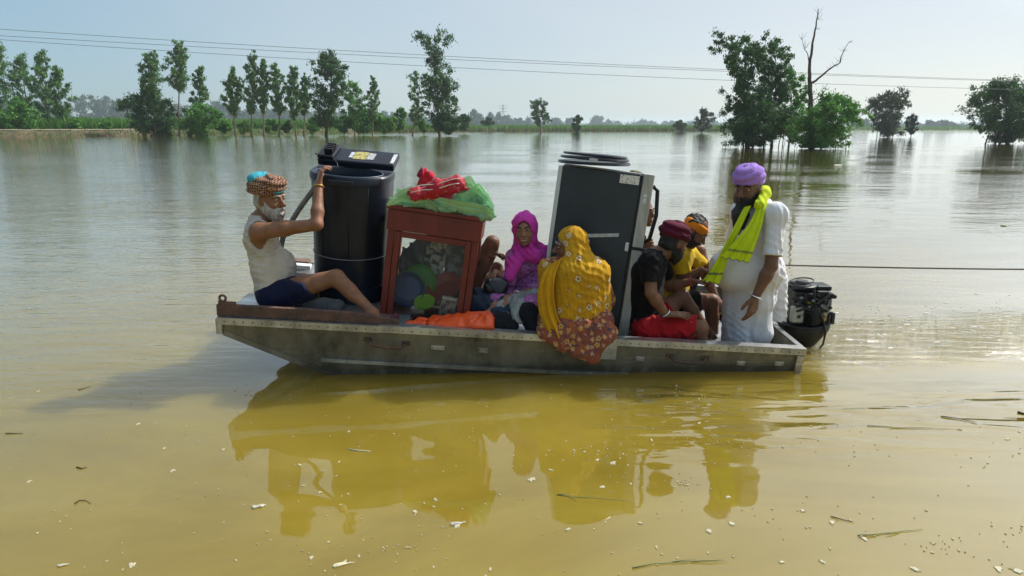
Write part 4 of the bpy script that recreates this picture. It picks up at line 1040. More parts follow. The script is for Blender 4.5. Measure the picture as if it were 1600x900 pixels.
# ---------------------------------------------------------------- standing man at the stern
def standing_man():
    Y = 4.82
    fl = -.22
    J = dict(pelvis=W(1177, 450, Y), chest=W(1183, 362, Y+.0), neck=W(1186, 315, Y),
             shL=W(1212, 335, 4.60), shR=W(1160, 330, 5.02), hipL=W(1184, 468, 4.72), hipR=W(1164, 466, 4.92),
             elL=W(1205, 415, 4.50), wrL=W(1181, 463, 4.48), elR=W(1140, 405, 5.10), wrR=W(1118, 420, 4.98), fwd=Vector((-.80, -.55, 0)).normalized())
    for S, px, yy in (('L', 1180, 4.70), ('R', 1154, 4.93)):
        k = W(px, 560, yy); a = Vector((k.x+.01, yy+.03, fl+.09)); J['kn'+S] = Vector((k.x, yy-.02, .22)); J['an'+S] = a; J['calf'+S] = Vector((.8, .55, 0))
    t = thing('person', 'tall bearded man in lilac turban, white kurta and neon yellow scarf standing at the stern', 'person', Vector((J['pelvis'].x, Y, fl)))
    H = head_frame(W(1168, 296, 4.78), (-.66, -.74, -.10), (.02, 0, 1)); hs = 1.10
    b = Blob(.0065); torso(b, J, 1.14, .16); [arm(b, J, S, 1.12) for S in 'LR']; [leg(b, J, S, 1.1) for S in 'LR']
    b.cap(J['neck']-Vector((0, 0, .03)), H[0]-H[3]*.06-H[1]*.02, .066, .062, k=.04); head(b, H, hs, 1.15)
    hand(b, J['wrL'], (-.16, -.05, -1), (-.45, .75, .1), (-.85, -.35, -.2), curl=(.22, .26, .3, .34), thumb=.3, s=1.18)
    hand(b, J['wrR'], (-.8, -.4, -.2), (-.2, -.3, -.8), (-.4, -.8, .2), curl=(.7, .7, .7, .7), s=1.1)
    for S in 'LR': foot(b, J['an'+S], (-.8, -.55, 0))
    b.build('body', SK_DARK, t); face_parts(t, H, hs)
    c, f, r, u = H; q = lambda x, y, z: c+r*x*hs+f*y*hs+u*z*hs
    b = Blob(.0055)
    beard_mask(b, H, hs, .016)
    b.cap(q(0, .078, -.088), q(0, .105, -.17), .036, .044, k=.03); b.cap(q(0, .105, -.16), q(.0, .115, -.275), .050, .024, k=.04); b.cap(q(.03, .085, -.14), q(.022, .11, -.24), .034, .018, k=.03); b.cap(q(-.03, .08, -.15), q(-.02, .085, -.24), .03, .018, k=.03)
    b.fx = [folds(r, 150, .0035, 2, 1.0), crumple(45, .005, 3)]; b.build('beard', M_BROW, t)
    b = Blob(.006); back_hair(b, H, hs); b.build('hair', M_BROW, t)
    T = head_frame(q(0, -.012, .085), f, u+f*.12); b = Blob(.006)
    b.ell(T[0]+T[3]*.006, (.112, .124, .092), (T[2], T[1], T[3])); b.ell(T[0]-T[3]*.032, (.107, .116, .042), (T[2], T[1], T[3])); b.cut(T[0]-T[3]*.052, -T[3], .02)
    b.fx = [turban_fx(T, hs, .6, 8, .0055), folds(T[3]*.8+T[2]*.5, 110, .002, 4, 1.0)]; b.build('turban', cloth_mat('lilac_turban', (.42, .25, .68), c2=(.34, .19, .60)), t)
    # kurta: body, skirt, short wide sleeves
    pe, ch, ne = J['pelvis'], J['chest'], J['neck']; up = Vector((0, 0, 1)); fw, sd = J['fwd'], (J['shR']-J['shL']).normalized()
    b = Blob(.0068); b.t = .022; torso(b, J, 1.14, .16); b.t = 0
    for S in 'LR':
        sh, el = J['sh'+S], J['el'+S]; d = (el-sh).normalized(); cp = sh.lerp(el, .80)
        b.cap(sh, el, .074, .064, k=.04, clip=[(cp, d)]); b.cap(cp-d*.035, cp-d*.004, .069, .069, k=.004, clip=[(cp+d*.006, d), (cp-d*.04, -d)])
    hemf, hemb = W(1150, 531, 4.7).z, W(1212, 523, 4.7).z
    # front panel and back panel below the side slit
    fp = W(1154, 452, 4.70); fb = W(1150, 535, 4.66)
    b.cap(W(1163, 440, 4.78), W(1157, 545, 4.76), .175, .165, k=.05, flat=(fw, .72), clip=[((0, 0, hemf), (-.04, 0, -1))])
    b.cap(W(1208, 440, 4.92), W(1205, 545, 4.92), .125, .120, k=.03, flat=(fw, .6), clip=[((0, 0, hemb), (.03, 0, -1))])
    s0 = W(1190, 500, 4.60); b.cap(W(1191, 470, 4.55), W(1190, 560, 4.55), .010, .030, k=.012, op='s')
    b.ell(ne+up*.09, (.085, .085, .11), ((1, 0, 0), (0, 1, 0), up), .01, 's')
    b.fx = [folds((1, .2, .10), 95, .006, 3, .9), folds((.55, 0, 1), 120, .003, 12, 1.3), folds((-.6, .3, .9), 150, .002, 32, 1.3)]
    b.build('kurta', cloth_mat('white_kurta', (.76, .76, .80), .9, .06, vscale=5), t)
    b = Blob(.007)
    for S in 'LR': b.cap(J['hip'+S], J['kn'+S], .11, .098, k=.04); b.cap(J['kn'+S], J['an'+S], .098, .075, k=.03)
    b.fx = [folds((1, 0, .3), 42, .007, 13, 1.3)]; b.build('trousers', cloth_mat('white_trousers', (.72, .72, .74), .9, .08), t)
    # scarf
    M_SC = cloth_mat('neon_scarf', (.66, .78, .02), .75, .1, c2=(.55, .68, .015)); tt, N, L, p = nodes_of(M_SC)
    FN = Vector((-.50, -.84, .10)); MT = mat('band_thread', (.10, .13, .10), .8)
    b = Blob(.006); b.cap(W(1176, 302, 4.96), W(1195, 298, 4.88), .030, .034, k=.03); b.cap(W(1195, 298, 4.88), W(1196, 303, 4.72), .034, .036, k=.03); b.cap(W(1196, 303, 4.72), W(1186, 320, 4.62), .036, .036, k=.03); b.cap(W(1176, 302, 4.96), W(1162, 326, 4.72), .030, .026, k=.03)
    b.fx = [folds((.7, -.3, .6), 170, .004, 21, .5)]; b.build('scarf', M_SC, t)
    def fall(pts, ws, wd, **k):
        rows = [(W(*p), Vector(d)*w, FN) for p, w, d in zip(pts, ws, wd)]
        o, P = sheet('scarf', rows, M_SC, t, **k)
        mb = MB()
        for i in range(14):
            c = P((i+.5)/14, k.get('band', .84) if False else .86, .005); mb.tube([c+Vector((cos(x)*.006, -.002, sin(x)*.006)) for x in np.linspace(0, 2*pi, 9)[:-1]], .0020, 4, closed=True)
        mb.build('embroidery', MT, o).__setitem__('kind', 'stuff')
        MB().tube([P(i/40, 1.0, .003) for i in range(41)], .0028, 5).build('scalloped_edge', MT, o, smooth='all')
    fall([(1193, 307, 4.665), (1188, 328, 4.590), (1179, 352, 4.545), (1164, 379, 4.512), (1148, 406, 4.505)], (.065, .070, .095, .145, .195), [(.85, -.45, .25), (.92, -.30, .20), (.95, -.30, .05), (.96, -.28, -.06), (.96, -.26, -.14)], pleats=5, amp=.0095, seed=3, hem=.006)
    fall([(1168, 322, 4.66), (1154, 350, 4.60), (1138, 384, 4.585), (1124, 414, 4.60), (1110, 441, 4.62)], (.050, .060, .075, .095, .125), [(.85, -.45, .25), (.88, -.35, .3), (.88, -.30, .3), (.9, -.3, .2), (.92, -.3, -.1)], pleats=4, amp=.009, seed=5, hem=.006)
    wr = J['wrL']; wd = (wr-J['elL']).normalized(); a = wd.orthogonal().normalized(); c2 = wd.cross(a)
    MB().tube([wr+wd*.004+(a*cos(x)+c2*sin(x))*.042 for x in np.linspace(0, 2*pi, 23)[:-1]], .0055, 8, closed=True).build('bracelet', mat('steel_kara', (.75, .75, .75), .2, 1.0), t, smooth='all')
standing_man()
# ---------------------------------------------------------------- man in black T-shirt and red shorts
def black_shirt_man():
    Y = 4.72
    J = dict(pelvis=W(1008, 498, Y), chest=W(1013, 425, Y), neck=W(1027, 393, Y), shR=W(1016, 408, 4.55), shL=W(1030, 404, 4.90),
             hipR=W(1012, 514, 4.60), hipL=W(1016, 502, 4.84), elR=W(1017, 458, 4.46), wrR=W(1040, 491, 4.48), elL=W(1045, 447, 4.95), wrL=W(1082, 440, 4.86),
             knR=W(1095, 512, 4.50), anR=W(1092, 585, 4.58), knL=W(1066, 462, 4.92), anL=W(1112, 528, 4.90), fwd=Vector((.95, 0, .15)).normalized())
    J['calfR'] = Vector((-1, 0, 0)); J['calfL'] = Vector((-1, 0, -.4))
    t = thing('person', 'bearded man in a maroon turban, black T-shirt and red shorts sitting beside the fridge', 'person', B(3.35, .4, -.3))
    H = head_frame(W(1052, 379, 4.70), (.86, .38, -.30), (.12, .05, 1)); hs = 1.04
    b = Blob(.0065); torso(b, J, 1.0); [arm(b, J, S, 1.05) for S in 'LR']; [leg(b, J, S, .98) for S in 'LR']
    b.cap(J['neck']-Vector((.01, 0, .03)), H[0]-H[3]*.06-H[1]*.02, .060, .057, k=.04); head(b, H, hs)
    foot(b, J['anL'], (.9, -.1, -.2)); foot(b, J['anR'], (.95, -.2, -.2))
    hand(b, J['wrR'], (.92, -.1, .02), (.0, .1, -1), (.2, 1, .2), curl=(.05, .10, .15, .2), thumb=.15, sp=.16, s=1.08)
    hand(b, J['wrL'], (.95, -.1, .05), (.0, -.3, -1), (.3, -1, .3), curl=(.6, .65, .7, .7), s=1.0)
    b.build('body', SK_WARM, t); face_parts(t, H, hs)
    c, f, r, u = H; q = lambda x, y, z: c+r*x*hs+f*y*hs+u*z*hs
    b = Blob(.0055)
    beard_mask(b, H, hs, .010, .04); b.fx = [crumple(55, .004, 3)]; b.build('beard', M_BROW, t)
    b = Blob(.006); back_hair(b, H, hs); b.build('hair', M_BROW, t)
    T = head_frame(q(0, -.015, .075), f, u+f*.2); b = Blob(.006)
    b.ell(T[0]+T[3]*.008, (.108, .122, .078), (T[2], T[1], T[3])); b.ell(T[0]-T[3]*.02, (.110, .120, .045), (T[2], T[1], T[3]))
    b.fx = [turban_fx(T, hs, 1.9, 7, .007), folds(T[3]*.7+T[1]*.6, 100, .003, 4, 1.0)]; b.build('turban', cloth_mat('maroon_turban', (.115, .012, .035), c2=(.075, .008, .022)), t)
    b = Blob(.0065); b.t = .017; torso(b, J, 1.0); b.t = 0
    for S in 'LR':
        sh, el = J['sh'+S], J['el'+S]; d = (el-sh).normalized(); cp = sh.lerp(el, .68)
        b.cap(sh, el, .076, .066, k=.03, clip=[(cp, d)])
    b.ell(J['neck']+Vector((.02, 0, .085)), (.085, .085, .10), None, .01, 's'); b.cut(J['pelvis']-Vector((0, 0, .06)), (.2, 0, -1))
    b.fx = [folds((-.3, 0, 1), 110, .007, 8, 1.4), folds((.8, 0, .5), 90, .006, 9, 1.4)]; b.build('shirt', cloth_mat('black_shirt', (.011, .010, .012), .9, .2), t)
    b = Blob(.0065); b.cap(J['hipL'], J['hipR'], .122, k=.05)
    for S, e in (('R', .90), ('L', .55)):
        hp, kn = J['hip'+S], J['kn'+S]; d = (kn-hp).normalized(); cp = hp.lerp(kn, e)
        b.cap(hp, kn, .115, .100, k=.04, clip=[(cp, d+Vector((0, 0, -.2 if S == 'R' else .2)))]) 
    b.cut(J['pelvis']+Vector((0, 0, .07)), (-.2, 0, 1)); b.fx = [folds((.9, 0, .5), 100, .008, 4, 1.3), folds((.5, .2, 1), 80, .006, 14, 1.3), crumple(25, .006, 2)]
    so_ = b.build('shorts', cloth_mat('red_shorts', (.42, .012, .018), .75, .15), t)
    hp, kn = J['hipR'], J['knR']; d = (kn-hp).normalized(); mb = MB()
    zz = [hp.lerp(kn, e)+Vector((0, -.108, 0))+Vector((0, oy, oz)) for e, oy, oz in ((.86, .055, .055), (.78, .02, .035), (.86, .0, .0), (.70, .0, -.035), (.58, .02, -.07))]
    mb.tube(zz, .006, 5); mb.build('trim', mat('black_trim', (.012, .012, .012), .8), so_)
    o = hp.lerp(kn, .80)+Vector((0, -.062, .070)); nn = Vector((0, -.6, .8)); a = Vector((1, 0, 0)); c2 = nn.cross(a)
    MB().tube([o+(a*cos(x)*.016+c2*sin(x)*.012) for x in np.linspace(0, 2*pi, 15)[:-1]], .004, 5, closed=True).build('emblem', mat('white_print', (.8, .8, .8), .7), so_)
    wr = J['wrR']; wd = (wr-J['elR']).normalized(); a = wd.orthogonal().normalized(); c2 = wd.cross(a)
    MB().tube([wr-wd*.01+(a*cos(x)+c2*sin(x))*.037 for x in np.linspace(0, 2*pi, 19)[:-1]], .006, 7, closed=True).build('bracelet', mat('steel_band', (.6, .6, .6), .25, 1.0), t, smooth='all')
    wr = J['wrL']; wd = (wr-J['elL']).normalized(); a = wd.orthogonal().normalized(); c2 = wd.cross(a)
    MB().tube([wr-wd*.01+(a*cos(x)+c2*sin(x))*.034 for x in np.linspace(0, 2*pi, 19)[:-1]], .0045, 6, closed=True).build('wristband', mat('red_thread', (.5, .05, .04), .7), t, smooth='all')
black_shirt_man()
# ---------------------------------------------------------------- man in yellow shirt with orange headband
def yellow_shirt_man():
    Y = 5.14
    J = dict(pelvis=W(1052, 470, Y), chest=W(1056, 412, Y), neck=W(1066, 386, Y-.02), shR=W(1062, 402, 4.98), shL=W(1076, 398, 5.30),
             hipR=W(1058, 474, 5.05), hipL=W(1060, 470, 5.25), elR=W(1066, 436, 4.97), wrR=W(1096, 422, 4.92), elL=W(1104, 425, 5.28), wrL=W(1120, 405, 5.12),
             knR=W(1112, 470, 5.02), anR=W(1116, 540, 5.02), knL=W(1092, 392, 5.34), anL=W(1118, 470, 5.36), fwd=Vector((.95, -.1, 0)).normalized())
    t = thing('person', 'man in a yellow shirt and orange headband bending forward behind the maroon-turbaned man', 'person', B(3.7, 1.0, -.35))
    H = head_frame(W(1084, 361, 5.06), (.72, -.35, -.62), (.5, 0, .85)); hs = 1.03
    b = Blob(.0068); torso(b, J, .98); [arm(b, J, S) for S in 'LR']; [leg(b, J, S) for S in 'LR']
    b.cap(J['neck']-Vector((.01, 0, .03)), H[0]-H[3]*.06-H[1]*.03, .058, .055, k=.04); head(b, H, hs)
    foot(b, J['anR'], (.95, -.2, 0)); foot(b, J['anL'], (.95, -.2, 0))
    hand(b, J['wrR'], (.9, -.2, -.1), (-.1, -.2, -1), (.2, -.8, .3), curl=(.5, .55, .6, .6), s=1.0); hand(b, J['wrL'], (.9, -.3, .1), (-.1, -.2, -1), (.2, -.8, .3), curl=(.5, .55, .6, .6), s=1.0)
    b.build('body', SK_WARM, t); face_parts(t, H, hs)
    c, f, r, u = H; q = lambda x, y, z: c+r*x*hs+f*y*hs+u*z*hs
    b = Blob(.006); b.ell(q(0, -.022, .050), (.086, .098, .086), (r, f, u)); b.cut(q(0, .075, .05), f*.9-u*.3, .01); b.fx = [crumple(60, .009, 5)]; b.build('hair', M_BROW, t)
    b = Blob(.006)
    beard_mask(b, H, hs, .006); b.build('beard', M_BROW, t)
    b = Blob(.006); b.ell(q(0, -.006, .036), (.093, .111, .070), (r, f, u)); b.cut(q(0, -.02, .074), u-f*.1, .01); b.cut(q(0, 0, -.002), -u+f*.32, .01)
    b.fx = [folds(u+r*.2, 120, .004, 5, .8)]; b.build('headband', cloth_mat('orange_headband', (.80, .25, .02)), t)
    b = Blob(.0068); b.t = .018; torso(b, J, .98); b.t = 0
    for S in 'LR':
        sh, el = J['sh'+S], J['el'+S]; d = (el-sh).normalized(); cp = sh.lerp(el, .70)
        b.cap(sh, el, .080, .074, k=.03, clip=[(cp, d)])
    b.ell(J['neck']+Vector((.035, 0, .075)), (.08, .08, .085), None, .01, 's'); b.fx = [folds((-.3, 0, 1), 110, .008, 8, 1.4), folds((.8, 0, .5), 90, .006, 9, 1.4)]
    b.build('shirt', cloth_mat('yellow_shirt', (.62, .42, .02), .85, .12), t)
    b = Blob(.0075); b.cap(J['hipL'], J['hipR'], .115, k=.05)
    for S in 'LR':
        hp, kn = J['hip'+S], J['kn'+S]; d = (kn-hp).normalized(); b.cap(hp, kn, .108, .082, k=.04, clip=[(hp.lerp(kn, .66), d)])
    b.fx = [folds((.9, 0, .5), 48, .005, 4, 1.3)]; b.build('shorts', cloth_mat('black_shorts', (.014, .014, .016), .8), t)
yellow_shirt_man()
# ---------------------------------------------------------------- smiling woman in pink
def petal_mat(name, base, petal, heart, leaf, scale=13, base2=None, petals=5, density=.55, dark=None):
    "printed cloth: scattered flowers on a plain ground"
    m = cloth_mat(name, base, .8, .12, c2=base2); t, N, L, p = nodes_of(m)
    bc = p.inputs['Base Color']; ground = bc.links[0].from_socket
    tc = N.new('ShaderNodeTexCoord'); v = N.new('ShaderNodeTexVoronoi'); v.inputs['Scale'].default_value = scale; v.inputs['Randomness'].default_value = .75; L.new(tc.outputs['Object'], v.inputs['Vector'])
    dv = N.new('ShaderNodeVectorMath'); dv.operation = 'SUBTRACT'; sc = N.new('ShaderNodeVectorMath'); sc.operation = 'SCALE'; sc.inputs['Scale'].default_value = 1.0
    L.new(tc.outputs['Object'], dv.inputs[0]); L.new(v.outputs['Position'], dv.inputs[1])
    sp = N.new('ShaderNodeSeparateXYZ'); L.new(dv.outputs[0], sp.inputs[0])
    def M(op, *a, clamp=False):
        n = N.new('ShaderNodeMath'); n.operation = op; n.use_clamp = clamp
        for i, x in enumerate(a):
            if isinstance(x, (int, float)): n.inputs[i].default_value = x
            else: L.new(x, n.inputs[i])
        return n.outputs[0]
    ang = M('ARCTAN2', sp.outputs[2], M('ADD', sp.outputs[0], M('MULTIPLY', sp.outputs[1], .6)))
    sep = N.new('ShaderNodeSeparateColor'); L.new(v.outputs['Color'], sep.inputs[0])
    lobe = M('ADD', .55, M('MULTIPLY', .45, M('ABSOLUTE', M('COSINE', M('ADD', M('MULTIPLY', ang, petals/2), M('MULTIPLY', sep.outputs[1], 6))))))
    rad = M('DIVIDE', v.outputs['Distance'], lobe)
    on = M('LESS_THAN', sep.outputs[0], density)
    fl = M('MULTIPLY', M('LESS_THAN', rad, .36), on); hr = M('MULTIPLY', M('LESS_THAN', v.outputs['Distance'], .12), on)
    rim = M('MULTIPLY', M('MULTIPLY', M('LESS_THAN', rad, .46), M('GREATER_THAN', rad, .36)), on)
    n2 = N.new('ShaderNodeTexNoise'); n2.inputs['Scale'].default_value = scale*1.6; n2.inputs['Detail'].default_value = 2; L.new(tc.outputs['Object'], n2.inputs[0])
    lf = M('GREATER_THAN', n2.outputs[0], .60)
    cur = ground
    for fac, col in ((lf, leaf), (rim, dark or leaf), (fl, petal), (hr, heart)):
        mx = N.new('ShaderNodeMix'); mx.data_type = 'RGBA'; L.new(fac, mx.inputs['Factor']); L.new(cur, mx.inputs['A']); mx.inputs['B'].default_value = (*col, 1); cur = mx.outputs['Result']
    for l in list(bc.links): L.remove(l)
    L.new(cur, bc); return m
def pink_woman():
    Y = 4.98
    J = dict(pelvis=W(830, 462, Y), chest=W(828, 408, Y), neck=W(823, 386, Y-.01), shL=W(850, 400, Y+.02), shR=W(803, 402, Y-.02),
             hipL=W(843, 470, Y), hipR=W(812, 470, Y), elL=W(846, 450, 4.86), wrL=W(806, 462, 4.66), elR=W(796, 440, 4.84), wrR=W(774, 425, 4.80),
             knL=W(832, 478, 4.55), anL=W(775, 478, 4.62), knR=W(778, 470, 4.72), anR=W(830, 495, 4.70), fwd=Vector((-.15, -1, 0)).normalized())
    t = thing('person', 'smiling woman in a magenta headscarf and purple patterned kameez sitting between cabinet and fridge', 'person', B(2.2, .75, -.25))
    H = head_frame(W(820, 360, 4.90), (-.12, -.98, .0), (-.06, 0, 1)); hs = .98
    b = Blob(.0062); torso(b, J, .88, 0, True); [arm(b, J, S, .88) for S in 'LR']; [leg(b, J, S, .9) for S in 'LR']
    b.cap(J['neck']-Vector((0, 0, .03)), H[0]-H[3]*.06-H[1]*.02, .050, .049, k=.04); head(b, H, hs, .9)
    hand(b, J['wrL'], (-.9, -.25, -.15), (-.2, .2, -1), (.1, -1, .3), curl=(.4, .4, .45, .5), s=.92); hand(b, J['wrR'], (-.7, -.3, -.55), (.3, .2, -.8), (.6, -.8, 0), curl=(.35, .4, .45, .5), s=.92)
    foot(b, J['anL'], (-.8, -.5, -.1), s=.9); foot(b, J['anR'], (.9, -.4, -.1), s=.9)
    b.build('body', SK_W, t); face_parts(t, H, hs, None, M_LIPF)
    c, f, r, u = H; q = lambda x, y, z: c+r*x*hs+f*y*hs+u*z*hs
    b = Blob(.006); b.ell(q(0, -.012, .045), (.083, .098, .088), (r, f, u)); b.ell(q(0, .10, -.012), (.060, .06, .088), (r, f, u), .012, 's'); b.build('hair', M_BROW, t)
    MB().tube([q(-.02, .1005, -.0615), q(-.008, .1045, -.0635), q(.008, .1045, -.0635), q(.02, .1005, -.0615)], .0028, 6).build('teeth', mat('teeth', (.75, .72, .66), .3), t)
    # kameez
    b = Blob(.0065); b.t = .016; torso(b, J, .88, 0, True); b.t = 0
    for S in 'LR':
        sh, el, wr = J['sh'+S], J['el'+S], J['wr'+S]; b.cap(sh, el, .064, .056, k=.03); d = (wr-el).normalized(); cp = el.lerp(wr, .45 if S == 'L' else .62)
        b.cap(el, wr, .056, .050, k=.02, clip=[(cp, d)])
    for S in 'LR': b.cap(J['hip'+S], J['kn'+S], .105, .085, k=.05)
    b.ell(J['neck']+f*.04+Vector((0, 0, .06)), (.06, .06, .07), None, .01, 's')
    b.fx = [folds((.3, 0, 1), 48, .006, 8, 1.4), folds((.8, 0, .4), 40, .005, 9, 1.4), crumple(24, .003, 4)]
    mk = cloth_mat('purple_print', (.42, .10, .42), .85); tt, N, L, p = nodes_of(mk); tc = N.new('ShaderNodeTexCoord'); n = N.new('ShaderNodeTexNoise'); n.inputs['Scale'].default_value = 110; n.inputs['Detail'].default_value = 3; L.new(tc.outputs['Object'], n.inputs[0])
    rp = N.new('ShaderNodeValToRGB'); rp.color_ramp.interpolation = 'CONSTANT'; rp.color_ramp.elements[0].color = (.33, .045, .30, 1); rp.color_ramp.elements[1].position = .52; rp.color_ramp.elements[1].color = (.52, .30, .52, 1); e = rp.color_ramp.elements.new(.46); e.color = (.40, .12, .40, 1)
    L.new(n.outputs[0], rp.inputs[0]); L.new(rp.outputs[0], p.inputs['Base Color'])
    b.build('kameez', mk, t)
    # headscarf
    b = Blob(.006); b.ell(q(0, -.016, .048), (.099, .112, .104), (r, f, u)); b.cap(q(.0, -.02, .0), q(.0, -.02, -.09), .098, .092, k=.03, flat=(f, .95))
    sL, sR = J['shL'], J['shR']; ne = J['neck']; ch = J['chest']
    b.cap(ne+r*.02+Vector((0, .02, .0)), sL+Vector((-.01, .0, .012)), .085, .080, k=.05); b.cap(ne+Vector((0, .02, .0)), sR+Vector((.02, 0, .01)), .085, .062, k=.05)
    b.cap(sL+Vector((-.01, 0, -.01)), W(852, 428, Y+.05), .085, .075, k=.04)
    b.ell(ne+f*.03-Vector((0, 0, .01)), (.10, .095, .065), None, .04)
    b.cap(ne+f*.09+Vector((-.02, 0, -.03)), W(803, 412, 4.80), .062, .05, k=.03, flat=(f, .5)); b.cap(W(803, 412, 4.80), W(797, 432, 4.76), .05, .042, k=.03, flat=(f, .5))
    b.cap(ne+f*.09+Vector((.02, 0, -.02)), W(836, 400, 4.83), .05, .06, k=.03, flat=(f, .6))
    b.ell(q(0, .10, -.012), (.062, .085, .095), (r, f, u), .012, 's'); b.ell(q(0, .075, -.085), (.038, .06, .045), (r, f, u), .015, 's')
    b.fx = [folds((.7, -.2, .7), 150, .008, 31, .8), folds((-.5, .2, .8), 95, .006, 33, 1.2)]
    b.build('headscarf', cloth_mat('magenta_scarf', (.68, .06, .44), .7, .12, c2=(.56, .045, .37)), t)
    wr = J['wrL']; wd = (wr-J['elL']).normalized(); a = wd.orthogonal().normalized(); c2 = wd.cross(a)
    MB().tube([wr-wd*.015+(a*cos(x)+c2*sin(x))*.033 for x in np.linspace(0, 2*pi, 19)[:-1]], .006, 7, closed=True).build('bracelet', mat('pale_bangle', (.7, .68, .6), .3), t, smooth='all')
pink_woman()
# ---------------------------------------------------------------- woman in yellow on the gunwale, back to us
def yellow_woman():
    Y = 4.46
    J = dict(pelvis=W(898, 498, Y), chest=W(898, 430, Y+.03), neck=W(894, 403, Y+.05), shL=W(858, 420, Y+.06), shR=W(934, 424, Y+.02),
             hipL=W(872, 508, Y), hipR=W(925, 508, Y), elL=W(852, 465, Y+.10), wrL=W(868, 490, Y+.26), elR=W(948, 470, Y+.08), wrR=W(930, 490, Y+.24),
             knL=W(872, 500, Y+.42), anL=W(872, 560, Y+.46), knR=W(925, 500, Y+.40), anR=W(925, 560, Y+.46), fwd=Vector((0, 1, 0)))
    t = thing('person', 'woman seen from behind in a yellow flowered shawl sitting on the near gunwale', 'person', B(2.65, .1, 0))
    H = head_frame(W(891, 386, 4.54), (-.97, -.04, -.06), (.03, 0, 1)); hs = 1.02
    b = Blob(.0065); torso(b, J, 1.05); [arm(b, J, S, 1.0) for S in 'LR']; [leg(b, J, S, 1.0) for S in 'LR']
    b.cap(J['neck']-Vector((0, 0, .03)), H[0]-H[3]*.06-H[1]*.02, .055, .052, k=.04); head(b, H, hs, 1.1)
    hand(b, J['wrL'], (.2, .9, -.2), (0, 0, -1), (1, 0, 0)); hand(b, J['wrR'], (-.2, .9, -.2), (0, 0, -1), (-1, 0, 0)); foot(b, J['anL'], (0, 1, 0)); foot(b, J['anR'], (0, 1, 0))
    b.build('body', SK_WARM, t); face_parts(t, H, hs, M_GREY)
    c, f, r, u = H; q = lambda x, y, z: c+r*x*hs+f*y*hs+u*z*hs
    b = Blob(.006); b.ell(q(0, -.010, .042), (.083, .097, .086), (r, f, u)); b.ell(q(0, .110, -.020), (.10, .075, .085), (r, f, u), .012, 's'); b.fx = [folds(u, 120, .003, 3, .6)]; b.build('hair', M_GREY, t)
    # floral kameez and skirt hanging over the gunwale
    MF = petal_mat('autumn_flowers', (.34, .10, .045), (.60, .31, .04), (.10, .03, .03), (.10, .07, .095), 23, (.22, .07, .045), 5, .8, (.50, .34, .26))
    b = Blob(.0065); b.t = .016; torso(b, J, 1.05); b.t = 0
    for S in 'LR': b.cap(J['sh'+S], J['el'+S], .072, .062, k=.03); b.cap(J['el'+S], J['wr'+S], .062, .048, k=.02); b.cap(J['hip'+S], J['kn'+S], .12, .10, k=.05)
    b.cap(W(868, 500, 4.44), W(932, 502, 4.44), .135, .13, k=.05)
    g = Vector((0, 1, 0))
    b.fx = [folds((.25, 0, 1), 44, .007, 8, 1.3), crumple(22, .004, 4)]; b.build('kameez', MF, t)
    # skirt flap: from the seat over the rail and down outside the hull, pointed at the bottom right
    b = Blob(.006)
    top = [W(852, 516, 4.31), W(880, 512, 4.30), (W(910, 512, 4.30)), W(938, 512, 4.31), W(952, 520, 4.31)]
    bot = [W(856, 527, 4.255), W(880, 542, 4.245), W(904, 552, 4.24), W(927, 561, 4.235), W(945, 533, 4.25)]
    for a, c3 in zip(top, bot): b.cap(a, c3, .045, .028, k=.04, flat=(g, .6))
    for i in range(4): b.cap(top[i], top[i+1], .05, k=.04, flat=(g, .7)); b.cap(bot[i], bot[i+1], .022, k=.03, flat=(g, .6)); b.cap(top[i].lerp(bot[i], .5), top[i+1].lerp(bot[i+1], .5), .036, k=.03, flat=(g, .6))
    b.cap(W(900, 525, 4.27), W(926, 557, 4.24), .045, .026, k=.03, flat=(g, .5))
    b.fx = [folds((.9, 0, .3), 110, .008, 11, 1.0)]; b.build('skirt', MF, t)
    # shawl
    MS = petal_mat('yellow_shawl', (.60, .33, .014), (.60, .48, .27), (.20, .06, .02), (.50, .26, .012), 14, (.50, .25, .010), 5, .42, (.36, .17, .03))
    b = Blob(.0065); b.ell(q(0, -.02, .050), (.100, .112, .104), (r, f, u)); b.cap(q(0, -.035, -.01), q(0, -.03, -.10), .098, .105, k=.05)
    sL, sR, ne, ch = J['shL'], J['shR'], J['neck'], J['chest']; up = Vector((0, 0, 1))
    b.cap(ne, sL+Vector((.02, 0, 0)), .10, .092, k=.06); b.cap(ne, sR+Vector((-.02, 0, 0)), .10, .096, k=.06)
    b.cap(sL+Vector((.025, -.01, -.02)), W(863, 480, Y+.05), .098, .105, k=.06); b.cap(sR+Vector((-.02, -.01, -.02)), W(932, 478, Y+.03), .105, .110, k=.06)
    b.cap(ch+Vector((-.05, -.055, 0)), W(885, 488, Y-.03), .12, .14, k=.07); b.cap(ch+Vector((.05, -.055, 0)), W(912, 484, Y-.03), .12, .13, k=.07)
    b.cut(W(900, 498, Y), (.05, -.1, -1), .01)
    b.ell(q(0, .115, -.02), (.15, .088, .105), (r, f, u), .012, 's')
    b.fx = [folds((.35, 0, 1), 120, .0042, 15, 1.4), folds((.9, 0, -.35), 100, .0045, 16, 1.4), folds((1, .3, .1), 170, .003, 17, 1.2)]
    sh = b.build('shawl', MS, t)
    rows = [(W(*p), Vector(w), (-.25, -1, .1)) for p, w in (((868, 408, 4.40), (.10, 0, .06)), ((857, 430, 4.335), (.10, -.01, .02)), ((852, 460, 4.30), (.115, -.01, 0)), ((856, 490, 4.28), (.13, -.01, -.02)), ((866, 514, 4.255), (.15, -.01, -.05)), ((872, 527, 4.245), (.16, -.01, -.07)))]
    sheet('shawl_end', rows, cloth_mat('plain_yellow', (.60, .31, .010), .75, .12), t, pleats=5, amp=.010, seed=9, hem=.004)
yellow_woman()
